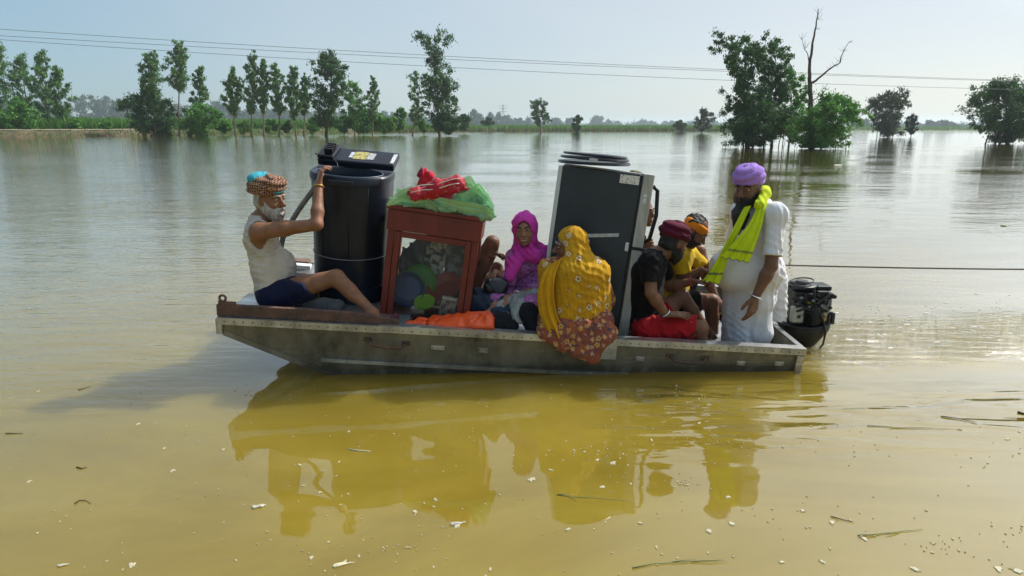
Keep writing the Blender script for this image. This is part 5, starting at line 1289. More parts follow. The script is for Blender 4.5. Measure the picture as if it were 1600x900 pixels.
# ---------------------------------------------------------------- people mostly hidden behind the goods
def crouching_man():
    Y = 5.22
    J = dict(pelvis=W(722, 445, Y), chest=W(712, 400, Y+.06), neck=W(706, 376, Y+.07), shR=W(700, 392, 5.14), shL=W(722, 390, 5.42), hipR=W(728, 450, 5.12), hipL=W(730, 448, 5.30),
             elR=W(735, 408, 5.05), wrR=W(760, 400, 5.02), elL=W(750, 400, 5.40), wrL=W(772, 395, 5.30), knR=W(769, 379, 5.02), anR=W(742, 462, 4.95), knL=W(776, 420, 5.30), anL=W(760, 480, 5.25), fwd=Vector((1, -.1, 0)).normalized())
    t = thing('person', 'barelegged man in black shorts squatting mostly hidden behind the red cabinet', 'person', B(1.95, 1.1, -.3))
    H = head_frame(W(712, 350, 5.25), (.95, -.2, -.1)); b = Blob(.0075); torso(b, J, .95); [arm(b, J, S) for S in 'LR']; [leg(b, J, S) for S in 'LR']
    b.cap(J['neck']-Vector((0, 0, .03)), H[0]-H[3]*.06-H[1]*.02, .055, .052, k=.04); head(b, H, .95)
    hand(b, J['wrR'], (.9, -.2, .2), (0, -.3, -1), (0, -1, 0), curl=(.4, .4, .5, .5)); hand(b, J['wrL'], (.9, -.2, -.2), (0, -.3, -1), (0, -1, 0), curl=(.4, .4, .5, .5)); foot(b, J['anR'], (.9, -.3, 0)); foot(b, J['anL'], (.9, -.3, 0))
    b.build('body', SK_DARK, t); face_parts(t, H, .95)
    b = Blob(.008); b.cap(J['hipL'], J['hipR'], .115, k=.05)
    for S in 'LR':
        hp, kn = J['hip'+S], J['kn'+S]; d = (kn-hp).normalized(); b.cap(hp, kn, .108, .085, k=.04, clip=[(hp.lerp(kn, .66), d)])
    b.fx = [folds((.9, 0, .5), 48, .005, 4, 1.3)]; b.build('shorts', M_BLACK, t)
    c, f, r, u = H; b = Blob(.008); b.ell(c-f*.015+u*.045, (.08, .095, .085), (r, f, u)); b.build('hair', M_BROW, t)
crouching_man()
def hidden_man():
    Y = 5.42
    J = dict(pelvis=W(985, 470, Y), chest=W(988, 395, Y), neck=W(992, 362, Y), shR=W(968, 378, 5.40), shL=W(1003, 380, 5.46), hipR=W(975, 475, 5.40), hipL=W(998, 475, 5.45), elR=W(965, 420, 5.35), wrR=W(985, 445, 5.25),
             elL=W(1004, 410, 5.36), wrL=W(1008, 388, 5.22), knR=W(975, 470, 5.2), anR=W(975, 520, 5.2), knL=W(998, 470, 5.25), anL=W(998, 520, 5.25), fwd=Vector((.6, -.8, 0)).normalized())
    t = thing('person', 'man peering out past the fridge door, only a strip of face and fingers showing', 'person', B(3.1, 1.3, -.3))
    H = head_frame(W(1003, 332, 5.36), (.75, -.65, 0)); b = Blob(.0075); torso(b, J, .9); [arm(b, J, S, .9) for S in 'LR']; [leg(b, J, S) for S in 'LR']
    b.cap(J['neck']-Vector((0, 0, .03)), H[0]-H[3]*.06-H[1]*.02, .055, .052, k=.04); head(b, H, 1.0)
    hand(b, J['wrL'], (.35, -.5, .5), (-.6, -.4, 0), (0, 0, 1), curl=(.5, .5, .5, .5)); foot(b, J['anL'], (.2, -.8, 0)); foot(b, J['anR'], (.2, -.8, 0))
    b.build('body', SK_WARM, t); face_parts(t, H)
    b = Blob(.008); b.t = .015; torso(b, J, .9); b.t = 0; b.build('shirt', cloth_mat('grey_shirt', (.2, .2, .22)), t)
    c, f, r, u = H; b = Blob(.008); b.ell(c-f*.015+u*.045, (.08, .095, .085), (r, f, u)); b.build('hair', M_BROW, t)
hidden_man()
# =============================================================== GOODS IN THE BOAT
def prism(mb, frame, outline, h0, h1, t0=1.0, t1=1.0, cap=True):
    O, ex, ey, ez = frame
    a = [mb.bm.verts.new(O+ex*x*t0+ey*y*t0+ez*h0) for x, y in outline]; b = [mb.bm.verts.new(O+ex*x*t1+ey*y*t1+ez*h1) for x, y in outline]
    n = len(a)
    for k in range(n): mb.bm.faces.new((a[k], a[(k+1) % n], b[(k+1) % n], b[k]))
    if cap: mb.bm.faces.new(a[::-1]); mb.bm.faces.new(b)
    return mb
# ---- washing machine: D-shaped tub with a sloping control panel at the back
M_TUB = mat('midnight_blue_plastic', (.011, .015, .026), .36, var=.4, vscale=3, coat=.05, spec=.35, bump=.12, bscale=5); M_TUBIN = mat('dark_blue_plastic', (.012, .022, .045), .3)
def washer():
    dz = B(1.0, .5, 0).z
    O = W(549, 470, 4.99); O.z = dz+.03
    a = radians(5.0); ex, ez = Vector((cos(a), -.02, -sin(a))).normalized(), Vector((sin(a), -.095, cos(a))); ez = (ez-ex*ez.dot(ex)).normalized(); ey = ez.cross(ex)
    fr = (O, ex, ey, ez); Hh = .985
    t = thing('washing_machine', 'dark blue round-fronted tub of an old washing machine with its lid off', 'washing machine', O)
    def outline(w, df, db, n=22):
        pts = [(-w*math.cos(pi*k/n), -df*math.sin(pi*k/n)) for k in range(n+1)]
        return [(x, y-.0) for x, y in pts]+[(w, db*.7), (w-.04, db), (-w+.04, db), (-w, db*.7)]
    mb = MB(); prism(mb, fr, outline(.300, .27, .25), 0, .13); mb.build('base', M_TUB, t, smooth=True)
    mb = MB(); prism(mb, fr, outline(.280, .25, .24), .13, .36); mb.build('lower_shell', M_TUB, t, smooth=True)
    MB().tube([FR(fr, x, y, .363) for x, y in outline(.284, .254, .243)], .0035, 5, closed=True).build('seam_band', mat('grey_trim', (.22, .23, .25), .4), t, smooth='all')
    mb = MB(); prism(mb, fr, outline(.280, .25, .24), .366, Hh-.055, 1, 1.04); mb.build('shell', M_TUB, t, smooth=True)
    for ang in (55, 100, 128):
        x, y = -.281*cos(radians(ang)), -.251*sin(radians(ang))
        MB().tube([FR(fr, x, y, .37), FR(fr, x*1.04, y*1.04, Hh-.06)], .0032, 5).build('seam', M_BLACK, t, smooth='all')
    # rim with an oval opening
    mb = MB(); bm = mb.bm; N = 48
    def ring(w, df, db, h, k):
        th = 2*pi*k/N; c, s = cos(th), sin(th); 
        return FR(fr, w*c, (df if s < 0 else db)*s, h)
    out = outline(.302, .272, .25)
    def outer(h, g=1.0):
        L = []; P = [Vector((x*g, y*g)) for x, y in out]+[Vector((out[0][0]*g, out[0][1]*g))]
        cum = [0]
        for p, q in zip(P, P[1:]): cum.append(cum[-1]+(q-p).length)
        for k in range(N):
            s = cum[-1]*k/N; i = max(j for j in range(len(cum)-1) if cum[j] <= s+1e-9); u = (s-cum[i])/(cum[i+1]-cum[i]+1e-9); L.append(P[i].lerp(P[i+1], u))
        return [FR(fr, p.x, p.y, h) for p in L]
    o0, o1, o2 = outer(Hh-.055), outer(Hh-.012), outer(Hh, .965)
    # inner ring angle-matched to the outer points
    inn = []
    for p in o2:
        d = p-FR(fr, 0, 0, Hh); x, y = d.dot(ex), d.dot(ey)+.03; th = math.atan2(y/.20, x/.245); inn.append((.245*cos(th), -.03+.20*sin(th)))
    i0 = [FR(fr, x, y, Hh-.004) for x, y in inn]; i1 = [FR(fr, x*.95, y*.95, Hh-.06) for x, y in inn]; i2 = [FR(fr, x*.9, y*.9, Hh-.62) for x, y in inn]
    R = [[bm.verts.new(p) for p in L] for L in (o0, o1, o2, i0)]
    for A_, B_ in zip(R, R[1:]):
        for k in range(N): bm.faces.new((A_[k], A_[(k+1) % N], B_[(k+1) % N], B_[k]))
    mb.build('rim', M_TUB, t, smooth=True)
    mb = MB(); bm = mb.bm; R = [[bm.verts.new(p) for p in L] for L in ([FR(fr, x*.998, y*.998, Hh-.005) for x, y in inn], i1, i2)]
    for A_, B_ in zip(R, R[1:]):
        for k in range(N): bm.faces.new((A_[k], A_[(k+1) % N], B_[(k+1) % N], B_[k]))
    bm.faces.new(R[-1]); mb.build('tub', M_TUBIN, t, smooth=True)
    MB().tube([FR(fr, x*1.0, y*1.0, Hh-.001) for x, y in inn], .0045, 6, closed=True).build('rim_edge', mat('blue_grey_edge', (.10, .13, .17), .35), t, smooth='all')
    mb = MB(); box_at(mb, fr, (-.09, -.286, Hh-.062), (.09, -.262, Hh-.022)); mb.build('handle', M_TUB, t, bevel=.006)
    # control panel, sloping down to the front
    c, s = cos(radians(15)), sin(radians(15)); py_, pz_ = ey*c+ez*s, ez*c-ey*s; f2 = (FR(fr, .01, .12, Hh+.005), ex, py_, pz_)
    mb = MB(); box_at(mb, f2, (-.30, 0, 0), (.29, .24, .055)); mb.build('control_panel', M_TUB, t, bevel=.010)
    mb = MB(); box_at(mb, f2, (-.30, .002, .057), (-.175, .235, .085)); mb.build('panel_ridge', M_TUB, t, bevel=.008)
    for k in range(4): mb = MB(); box_at(mb, f2, (-.250+k*.0, .03+k*.034, .086), (-.185, .05+k*.034, .128)); mb.build('knob', M_BLACK, t, bevel=.004)
    for (x0, x1, y0, y1, col) in ((-.04, .06, .05, .19, (.50, .44, .14)), (.065, .12, .06, .18, (.5, .52, .52)), (-.075, -.045, .07, .17, (.55, .6, .6)), (.255, .283, .03, .2, (.7, .72, .74))):
        mb = MB(); box_at(mb, f2, (x0, y0, .0555), (x1, y1, .0572)); mm = mat('sticker', col, .5, color2=tuple(v*.25 for v in col), vscale=60, lo=.42, hi=.5); mb.build('sticker', mm, t)
    P = [W(492, 240, 4.98), W(505, 243, 4.96), W(519, 245, 4.93), W(527, 255, 4.86), W(528, 268, 4.80)]
    MB().tube(P, .0045, 6).build('cable', M_BLACK, t, smooth='all')
    hs = [(497, 283, 4.72), (490, 296, 4.76), (478, 312, 4.82), (466, 329, 4.86), (452, 352, 4.88), (442, 372, 4.88), (438, 392, 4.86), (438, 412, 4.84), (443, 428, 4.9), (470, 446, 5.0)]
    MB().tube([W(*q) for q in hs], .020, 10).build('hose', mat('grey_hose', (.20, .21, .21), .5, var=.3, vscale=20), t, smooth='all')
washer()
# ---- red cabinet with glazed door
M_RED = mat('red_oxide_paint', (.21, .029, .016), .5, color2=(.11, .017, .011), vscale=7, bump=.2, bscale=30, stretch=(1, 1, .3), lo=.25, hi=.7)
def glass_mat():
    m = bpy.data.materials.new('thin_glass'); m.use_nodes = True; t = m.node_tree; N, L = t.nodes, t.links
    N.remove(N['Principled BSDF']); tr = N.new('ShaderNodeBsdfTransparent'); tr.inputs[0].default_value = (.93, .94, .92, 1); gl = N.new('ShaderNodeBsdfGlossy'); gl.inputs['Roughness'].default_value = .12
    df = N.new('ShaderNodeBsdfDiffuse'); df.inputs[0].default_value = (.5, .48, .42, 1)
    fr = N.new('ShaderNodeFresnel'); fr.inputs[0].default_value = 1.33; mx = N.new('ShaderNodeMixShader'); L.new(fr.outputs[0], mx.inputs[0]); L.new(tr.outputs[0], mx.inputs[1]); L.new(gl.outputs[0], mx.inputs[2])
    mx2 = N.new('ShaderNodeMixShader'); mx2.inputs[0].default_value = .025; L.new(mx.outputs[0], mx2.inputs[1]); L.new(df.outputs[0], mx2.inputs[2]); L.new(mx2.outputs[0], N['Material Output'].inputs[0]); return m
M_GLASS = glass_mat()
def cabinet():
    T = W(607, 348, 4.60); a = radians(8.0)
    ex = Vector((cos(a), -.03, -sin(a))).normalized(); ez = Vector((sin(a), .03, cos(a))); ez = (ez-ex*ez.dot(ex)).normalized(); ey = ez.cross(ex)
    WD, HH, DP = .665, 1.10, .36; O = T-ez*HH; fr = (O, ex, ey, ez)
    t = thing('cabinet', 'dark red wooden glazed cupboard leaning to the right, full of kitchenware', 'cabinet', O+ex*WD/2+ey*DP/2)
    def bx(name, lo, hi, m=M_RED, par=t, bv=.004): mb = MB(); box_at(mb, fr, lo, hi); return mb.build(name, m, par, bevel=bv)
    p = .048
    for x in (0, WD-p):
        for y in (0, DP-p): bx('post', (x, y, 0), (x+p, y+p, HH-.002))
    bx('header', (-.010, -.014, HH-.045), (WD+.012, DP+.01, HH+.105)); bx('cornice', (-.022, -.026, HH+.107), (WD+.028, DP+.02, HH+.135))
    bx('bottom_board', (p+.002, .004, .05), (WD-p-.002, DP-.004, .09))
    # door frame
    d0, d1 = p+.004, WD-p-.004; z0, z1 = .10, HH-.05
    bx('door_stile', (d0, -.006, z0), (d0+.042, .022, z1)); bx('door_stile', (d1-.042, -.006, z0), (d1, .022, z1))
    bx('door_rail', (d0+.043, -.005, z1-.042), (d1-.043, .021, z1)); bx('door_rail', (d0+.043, -.005, z0), (d1-.043, .021, z0+.05))
    bx('door_glass', (d0+.040, .006, z0+.048), (d1-.040, .010, z1-.040), M_GLASS, t, 0)
    for x in (.012, WD-.016): bx('side_glass', (x, p+.002, .1), (x+.004, DP-p-.002, HH-.05), M_GLASS, t, 0)
    bx('shelf', (p+.002, .03, .42), (WD-p-.002, DP-.02, .442)); bx('shelf_lip', (p+.004, .024, .36), (WD-p-.004, .029, .419))
    M_PAP = mat('old_newspaper', (.5, .5, .48), .8, color2=(.035, .038, .04), vscale=24, detail=3, lo=.44, hi=.56)
    bx('lower_back', (p+.002, DP-.03, .1), (WD-p-.002, DP-.02, .415), mat('dark_board', (.035, .02, .016), .8), t)
    b = Blob(.008); c0 = FR(fr, .12, .30, .80); b.cap(FR(fr, .13, .31, .50), FR(fr, .20, .31, .93), .07, .075, k=.05, flat=(ey, .35)); b.cap(FR(fr, .07, .31, .50), FR(fr, .12, .31, .80), .05, .05, k=.05, flat=(ey, .35)); b.fx = [crumple(32, .010, 3)]
    tag(b.build('plastic_bag', mat('black_polythene', (.012, .013, .014), .3, bump=.4, bscale=25)), 'crumpled black polythene hanging inside the cabinet behind its glass', 'bag')
    bx('paper_lining', (.235, DP-.03, .45), (.40, DP-.026, HH-.06), M_PAP, t, 0); bx('paper_lining', (.405, DP-.034, .45), (.60, DP-.030, HH-.07), mat('grey_newspaper', (.26, .27, .27), .8, color2=(.06, .06, .065), vscale=16, lo=.45, hi=.55), t, 0)
    # crockery (each a thing of its own, standing on the shelf)
    def dish(name, label, cat, c, ax, r, h, col, n=32, sx=1.0, rough=.35, cap=True):
        mb = MB(); prof = [(r*.05, 0), (r*.70, 0), (r*.92, h*.75), (r, h), (r*.985, h+.006), (r*.90, h*.75), (r*.68, .012), (r*.05, .012)]
        mb.lathe(c, ax, prof, n, ref=ex, sx=sx); tag(mb.build(name, mat(name+'_plastic', col, rough), None, smooth=True, base=c), label, cat)
    dish('basin', 'round blue plastic basin standing on edge inside the cabinet', 'basin', FR(fr, .165, .21, .585), -ey+ez*.18, .136, .085, (.022, .065, .24))
    dish('tray', 'green plastic tray rim showing behind the blue basin in the cabinet', 'tray', FR(fr, .235, .265, .64), -ey+ez*.25, .135, .02, (.06, .26, .02))
    dish('plate', 'lime green oval plate leaning inside the cabinet below the red basin', 'plate', FR(fr, .315, .09, .515), -ey*.52+ez*.85-ex*.12, .080, .018, (.30, .66, .02), sx=1.0)
    dish('basin', 'red plastic basin tilted against the newspapers in the cabinet', 'basin', FR(fr, .455, .24, .60), -ey*.62+ez*.8-ex*.35, .14, .06, (.34, .025, .03))
    c = FR(fr, .498, .07, .525); M_BOOK = mat('printed_card', (.50, .44, .38), .55, color2=(.16, .08, .06), vscale=30, lo=.42, hi=.55)
    mb = MB(); mb.box8(c, (ex-ez*.08)*.060, (ey)*.016, (ez+ex*.08)*.080); bo = tag(mb.build('carton', M_BOOK, None, base=c, bevel=.003), 'small printed carton standing at the right of the cabinet shelf', 'box')
    mb = MB(); mb.box8(c-ey*.0172+ez*.065, (ex-ez*.08)*.052, ey*.001, (ez+ex*.08)*.010); mb.build('title_strip', mat('white_card', (.7, .7, .68), .5), bo)
    c = FR(fr, .295, .06, .462); mb = MB(); mb.box8(c, ex*.028, ey*.012, ez*.017); tag(mb.build('matchbox', mat('pale_card', (.55, .50, .28), .6, var=.4, vscale=60), None, base=c, bevel=.002), 'tiny pale carton lying below the lime green plate', 'box')
    b = Blob(.006); b.cap(FR(fr, .035, .05, .30), FR(fr, .13, .06, .245), .026, .018, k=.02, flat=(ey, .6)); b.fx = [crumple(60, .006, 9)]
    tag(b.build('packet', mat('yellow_foil', (.60, .55, .12), .35, color2=(.5, .5, .42), vscale=22, lo=.45, hi=.5)), 'crumpled yellow packet in the bottom of the cabinet', 'packet')
    # things lying on top
    top = lambda x, y, z=0: FR(fr, x, y, HH+.138+z)
    mb = MB(); mb.bar(top(.02, .25, .035), top(.24, .25, .06), .10, .035); tag(mb.build('board', M_RED, None, base=top(.1, .25), bevel=.004), 'short dark red board on top of the cabinet under the bags', 'board')
    b = Blob(.007); k = .05
    b.cap(top(-.01, .10, .012), top(.30, .02, .03), .045, .055, k=k, flat=(ez, .7)); b.cap(top(.30, .02, .02), top(.69, .05, .03), .055, .07, k=k, flat=(ez, .75)); b.cap(top(.40, .12, .06), top(.62, .14, .12), .075, .085, k=k); b.ell(top(.56, .13, .16), (.075, .07, .075), None, k)
    b.cap(top(.66, .0, .0), top(.71, .0, .0), .055, .035, k=.03); b.cap(top(.02, .0, .01), top(.16, .0, .015), .04, .05, k=.03, flat=(ez, .7)); b.cap(top(.2, .1, .03), top(.5, .15, .05), .06, k=.05)
    b.fx = [crumple(24, .014, 5), crumple(60, .008, 2)]
    mg = mat('green_polythene', (.52, .80, .52), .25, color2=(.30, .62, .34), vscale=9, bump=.3, bscale=40); tt, N, L, p = nodes_of(mg); p.inputs['Transmission Weight'].default_value = .45; p.inputs['Roughness'].default_value = .14; p.inputs['IOR'].default_value = 1.15; p.inputs['Coat Weight'].default_value = .4
    gb = tag(b.build('plastic_bag', mg), 'crumpled pale green plastic bags spread over the cabinet top', 'bag')
    mf = bpy.data.materials.new('green_film'); mf.use_nodes = True; tt, N, L, p = nodes_of(mf); p.inputs['Base Color'].default_value = (.56, .82, .58, 1); p.inputs['Roughness'].default_value = .12
    tr = N.new('ShaderNodeBsdfTransparent'); tr.inputs[0].default_value = (.86, .97, .88, 1); mx = N.new('ShaderNodeMixShader'); mx.inputs[0].default_value = .5; L.new(p.outputs[0], mx.inputs[1]); L.new(tr.outputs[0], mx.inputs[2]); L.new(mx.outputs[0], N['Material Output'].inputs[0])
    r5 = np.random.default_rng(55)
    for (x0, x1, y, z, w, sl) in ((-.02, .34, -.03, .015, .12, .01), (.25, .74, -.035, .025, .13, .0), (.47, .74, .02, .12, .14, -.05), (.42, .68, .08, .19, .12, -.06), (.02, .30, .10, .05, .14, .02)):
        rows = [(top(x0+(x1-x0)*u, y+r5.normal()*.012, z+sl*u+r5.normal()*.014+.03*sin(3*u)), (ey*(.55+.2*r5.random())-ez*(.75+.3*r5.random()))*w*(.7+.5*sin(pi*u)), (ez*.6-ey*.8)) for u in np.linspace(0, 1, 7)]
        sheet('film', rows, mf, gb, pleats=6, amp=.017, seed=int(x0*100+z*1000), hem=.01, t=.0008)
    mr = petal_mat('red_print', (.50, .018, .030), (.58, .12, .10), (.45, .20, .08), (.36, .012, .025), 34, (.42, .012, .03), 6, .3, (.42, .03, .04))
    b = Blob(.006); b.cap(top(.17, -.03, .095), top(.48, .0, .20), .062, .066, k=.05, flat=((0.2, -.5, .85), .7)); b.cap(top(.30, -.02, .17), top(.45, .0, .215), .05, k=.04); b.cap(top(.16, -.02, .09), top(.40, -.02, .11), .03, k=.03)
    b.fx = [crumple(40, .011, 15), folds((.6, 0, -.8), 150, .006, 3)]; cb = tag(b.build('cloth_bag', mr), 'red printed carry bag lying across the green plastic on the cabinet', 'bag')
    nodes_of(mr)[3].inputs['Roughness'].default_value = .35; nodes_of(mr)[3].inputs['Coat Weight'].default_value = .35
    for oy, oz in ((-.062, .01), (-.050, .045)): MB().tube([top(.15+.33*u, -.03+.03*u+oy, .095+.11*u+oz+.006*sin(9*u)) for u in np.linspace(0, 1, 14)], .0035, 5).build('piping', mat('white_piping', (.7, .66, .6), .6), cb, smooth='all')
    mr2 = petal_mat('red_blue_print', (.50, .02, .03), (.05, .03, .22), (.10, .35, .10), (.46, .02, .04), 34, None, 5, .8)
    b = Blob(.006); b.cap(top(.17, .20, .06), top(.21, .20, .20), .072, .060, k=.05); b.cap(top(.21, .20, .20), top(.17, .20, .245), .05, .03, k=.04); b.fx = [crumple(40, .012, 25), folds((1, 0, 0), 150, .006, 3)]
    tag(b.build('cloth_bag', mr2), 'upright red bag with blue print at the back of the cabinet top', 'bag')
cabinet()
# ---- refrigerator
def fridge():
    T = W(873, 257, 4.80); r_ = radians(7.0); yaw = radians(9)
    ez = Vector((sin(r_), .035, cos(r_))).normalized(); ex = Vector((cos(yaw)*cos(r_), -sin(yaw), -sin(r_))); ex = (ex-ez*ex.dot(ez)).normalized(); ey = ez.cross(ex)
    SD, WD, HH = .618, .54, 1.50; O = T-ez*HH; fr = (O, ex, ey, ez)
    t = thing('refrigerator', 'tall grey refrigerator leaning in the boat with its side towards us', 'refrigerator', O+ex*.3+ey*.3)
    M_SIDE = mat('graphite_paint', (.034, .042, .047), .38, var=.25, vscale=2.5, coat=.05, spec=.35, bump=.14, bscale=4); M_DOOR = mat('brushed_steel', (.44, .435, .39), .40, metal=.25, var=.2, vscale=9, stretch=(6, 6, .6)); M_EDGE = mat('pale_steel', (.60, .61, .60), .4, .2)
    def bx(name, lo, hi, m, par=t, bv=.004): mb = MB(); box_at(mb, fr, lo, hi); return mb.build(name, m, par, bevel=bv)
    bx('body', (0.034, 0, 0), (SD-.012, WD, HH), M_SIDE, bv=.006); bx('back_edge', (0, .004, .02), (.032, WD-.004, HH-.006), M_EDGE)
    bx('top_panel', (.036, .012, HH+.001), (SD-.02, WD-.012, HH+.010), mat('pale_grey_top', (.36, .37, .36), .45), bv=.003)
    bx('door_gasket', (SD-.012, .008, .03), (SD+.004, WD-.008, HH-.004), M_RUBBER, bv=0)
    bx('freezer_door', (SD+.005, -.006, .97), (SD+.085, WD+.006, HH+.012), M_DOOR, bv=.008); bx('door', (SD+.005, -.006, .04), (SD+.085, WD+.006, .955), M_DOOR, bv=.008)
    bx('hinge', (SD-.02, -.012, .953), (SD+.11, .02, .969), M_BLACK, bv=.002)
    for z0, z1 in ((1.01, 1.43), (.42, .93)):
        P = [FR(fr, SD+.086, .06, z0), FR(fr, SD+.125, .055, z0+.03), FR(fr, SD+.145, .05, (z0+z1)/2), FR(fr, SD+.125, .055, z1-.03), FR(fr, SD+.086, .06, z1)]
        if z0 < .9: P = [FR(fr, SD+.086, .03, z1), FR(fr, SD+.125, .02, z1-.03), FR(fr, SD+.118, .02, .72), FR(fr, SD+.086, .03, .46)]
        MB().tube(P, .015, 8).build('handle', M_BLACK, t, smooth='all')
    W_ST = mat('white_label', (.75, .75, .73), .5, color2=(.25, .25, .26), vscale=70, lo=.40, hi=.46)
    bx('label', (SD-.16, -.003, HH-.075), (SD-.02, -.001, HH-.012), W_ST, bv=0); bx('label', (SD+.028, -.0085, HH-.20), (SD+.05, -.0065, HH-.135), W_ST, bv=0); bx('label', (SD-.045, -.003, .935), (SD-.02, -.001, 1.0), W_ST, bv=0)
    mb = MB(); c = FR(fr, .385, -.0025, HH-.475); mb.box8(c, (ex+ez*.16)*.128, ey*.0012, ez*.013); mb.build('tape', mat('pale_tape', (.55, .56, .54), .5, var=.2, vscale=30), t)
    # stack of round lids on the top
    rim_ax = (ez+Vector((0, 0, 1.6))).normalized(); c = FR(fr, .25, .20, HH+.034)
    ring = thing('tub_lid', 'black round plastic lid with raised rings lying on top of the fridge', 'lid', c)
    M_L = mat('black_lid', (.014, .018, .024), .3, coat=.2)
    for i, (R, h, th) in enumerate(((.275, .0, .022), (.262, .034, .018), (.245, .060, .016))):
        MB().lathe(c+ez*h, rim_ax+Vector((.02*i, 0, 0)), [(R-.05, 0), (R-.006, 0), (R, th*.4), (R-.004, th), (R-.03, th), (R-.05, th*.5), (R-.05, 0)], 48).build('rim', M_L, ring, smooth=True)
    MB().lathe(c+ez*.006, rim_ax, [(.0, .004), (.226, .004), (.226, .012), (.0, .012)], 40).build('disc', M_L, ring, smooth=True)
    mb = MB(); mb.box8(c+ez*.03-ey*.274, ex*.03, ey*.006, ez*.010); mb.build('latch', mat('pale_latch', (.5, .5, .5), .4), ring, bevel=.002)
    c = FR(fr, .55, .25, HH+.016); b = Blob(.006); b.cap(c, c+ex*.06+ey*.05, .03, .02, flat=(ez, .5)); b.fx = [crumple(50, .006, 2)]
    tag(b.build('rag', cloth_mat('olive_rag', (.25, .22, .12))), 'small crumpled olive rag on the right corner of the fridge top', 'rag')
fridge()
# ---- soft goods
def lump(name, label, cat, m, caps, fx, h=.0065):
    b = Blob(h)
    for c in caps: b.cap(*c[:2], c[2], c[3], k=c[4] if len(c) > 4 else .04, flat=c[5] if len(c) > 5 else None)
    b.fx = fx; return tag(b.build(name, m), label, cat)
UPV = Vector((0, 0, 1)); FY = Vector((0, 1, 0))
M_OR = mat('orange_vinyl', (.82, .10, .010), .42, color2=(.72, .075, .008), vscale=6, bump=.15, bscale=18)
lump('tarpaulin', 'bright orange vinyl bundle lying along the near gunwale in front of the cabinet', 'tarpaulin', M_OR,
     [(W(627, 509, 4.38), W(768, 511, 4.36), .018, .022, .03), (W(640, 505, 4.40), W(768, 505, 4.40), .022, .026, .03), (W(654, 500, 4.44), W(768, 499, 4.44), .024, .028, .03), (W(676, 497, 4.48), W(766, 493, 4.48), .024, .028, .03), (W(700, 494, 4.54), W(764, 490, 4.54), .024, .026, .03)],
     [folds((.35, 0, 1), 95, .004, 4, 1.0), crumple(30, .007, 3), lambda P: (-0+.009*np.exp(-((P[:, 0]-W(668, 500, 4.44).x)/.010)**2)).astype(np.float32)])
lump('tarpaulin', 'grey plastic sheet bunched between the women and the orange bundle', 'tarpaulin', mat('grey_tarpaulin', (.26, .29, .28), .38, var=.25, vscale=8, bump=.2, bscale=30),
     [(W(786, 486, 4.62), W(815, 476, 4.66), .085, .10), (W(815, 476, 4.66), W(838, 466, 4.70), .10, .085), (W(806, 500, 4.45), W(812, 480, 4.55), .045, .075)], [folds((.85, .1, .55), 100, .016, 6, 1.3), crumple(40, .010, 2)])
lump('jeans', 'dark blue denim bundle lying below the smiling woman', 'clothes', cloth_mat('dark_denim', (.035, .052, .085), .7, .35, vscale=14),
     [(W(745, 474, 4.72), W(790, 478, 4.70), .085, .095), (W(748, 458, 4.80), W(775, 470, 4.80), .055, .07), (W(775, 492, 4.58), W(795, 486, 4.58), .06, .06)], [folds((.5, .1, .8), 100, .014, 7, 1.4), crumple(45, .009, 3)])
lump('bag', 'black cloth bag slumped against the orange bundle', 'bag', cloth_mat('black_bag', (.014, .015, .018), .8),
     [(W(778, 508, 4.44), W(800, 510, 4.43), .055, .05), (W(775, 498, 4.48), W(792, 500, 4.48), .05, .05)], [crumple(26, .010, 12), folds((.7, 0, .7), 50, .008, 1)])
lump('bag', 'round black bundle tucked against the yellow-shawled woman', 'bag', cloth_mat('black_bundle', (.013, .014, .02), .7),
     [(W(826, 488, 4.50), W(834, 508, 4.46), .085, .08)], [crumple(22, .008, 14), folds((.7, 0, .7), 40, .008, 2)])
lump('handbag', 'small dark handbag in the smiling woman\'s lap', 'handbag', mat('dark_leather', (.02, .022, .03), .35, bump=.3, bscale=30),
     [(W(770, 442, 4.74), W(786, 445, 4.74), .05, .05), (W(764, 450, 4.72), W(782, 454, 4.72), .045, .05)], [crumple(40, .008, 5)])
lump('sack', 'folded grey sack wedged under the old man\'s raised knee', 'sack', cloth_mat('grey_sack', (.16, .175, .18), .9, .25),
     [(W(478, 480, 4.62), W(524, 480, 4.60), .062, .055, .04, (UPV, .75)), (W(505, 474, 4.68), W(528, 476, 4.66), .06, .05, .04, (UPV, .8))], [folds((1, 0, .1), 120, .0025, 3, .2), crumple(20, .004, 3)])
lump('sandal', 'worn dark sandal on the deck edge by the cabinet foot', 'sandal', mat('dark_red_rubber', (.09, .02, .025), .6),
     [(W(612, 502, 4.42), W(618, 494, 4.46), .020, .028)], [crumple(60, .006, 3)])
c = B(3.25, .38, -.30); mb = MB(); box_at(mb, (c, E1, E2, UPV), (-.20, -.16, -.12), (.20, .18, .17)); cr = mb.build('crate', M_BLACK, None, bevel=.012, base=c); tag(cr, 'low black plastic crate under the man in red shorts', 'crate')
mb = MB(); box_at(mb, (c, E1, E2, UPV), (-.21, -.17, .135), (.21, .19, .150)); mb.build('rim', M_BLACK, cr, bevel=.004)
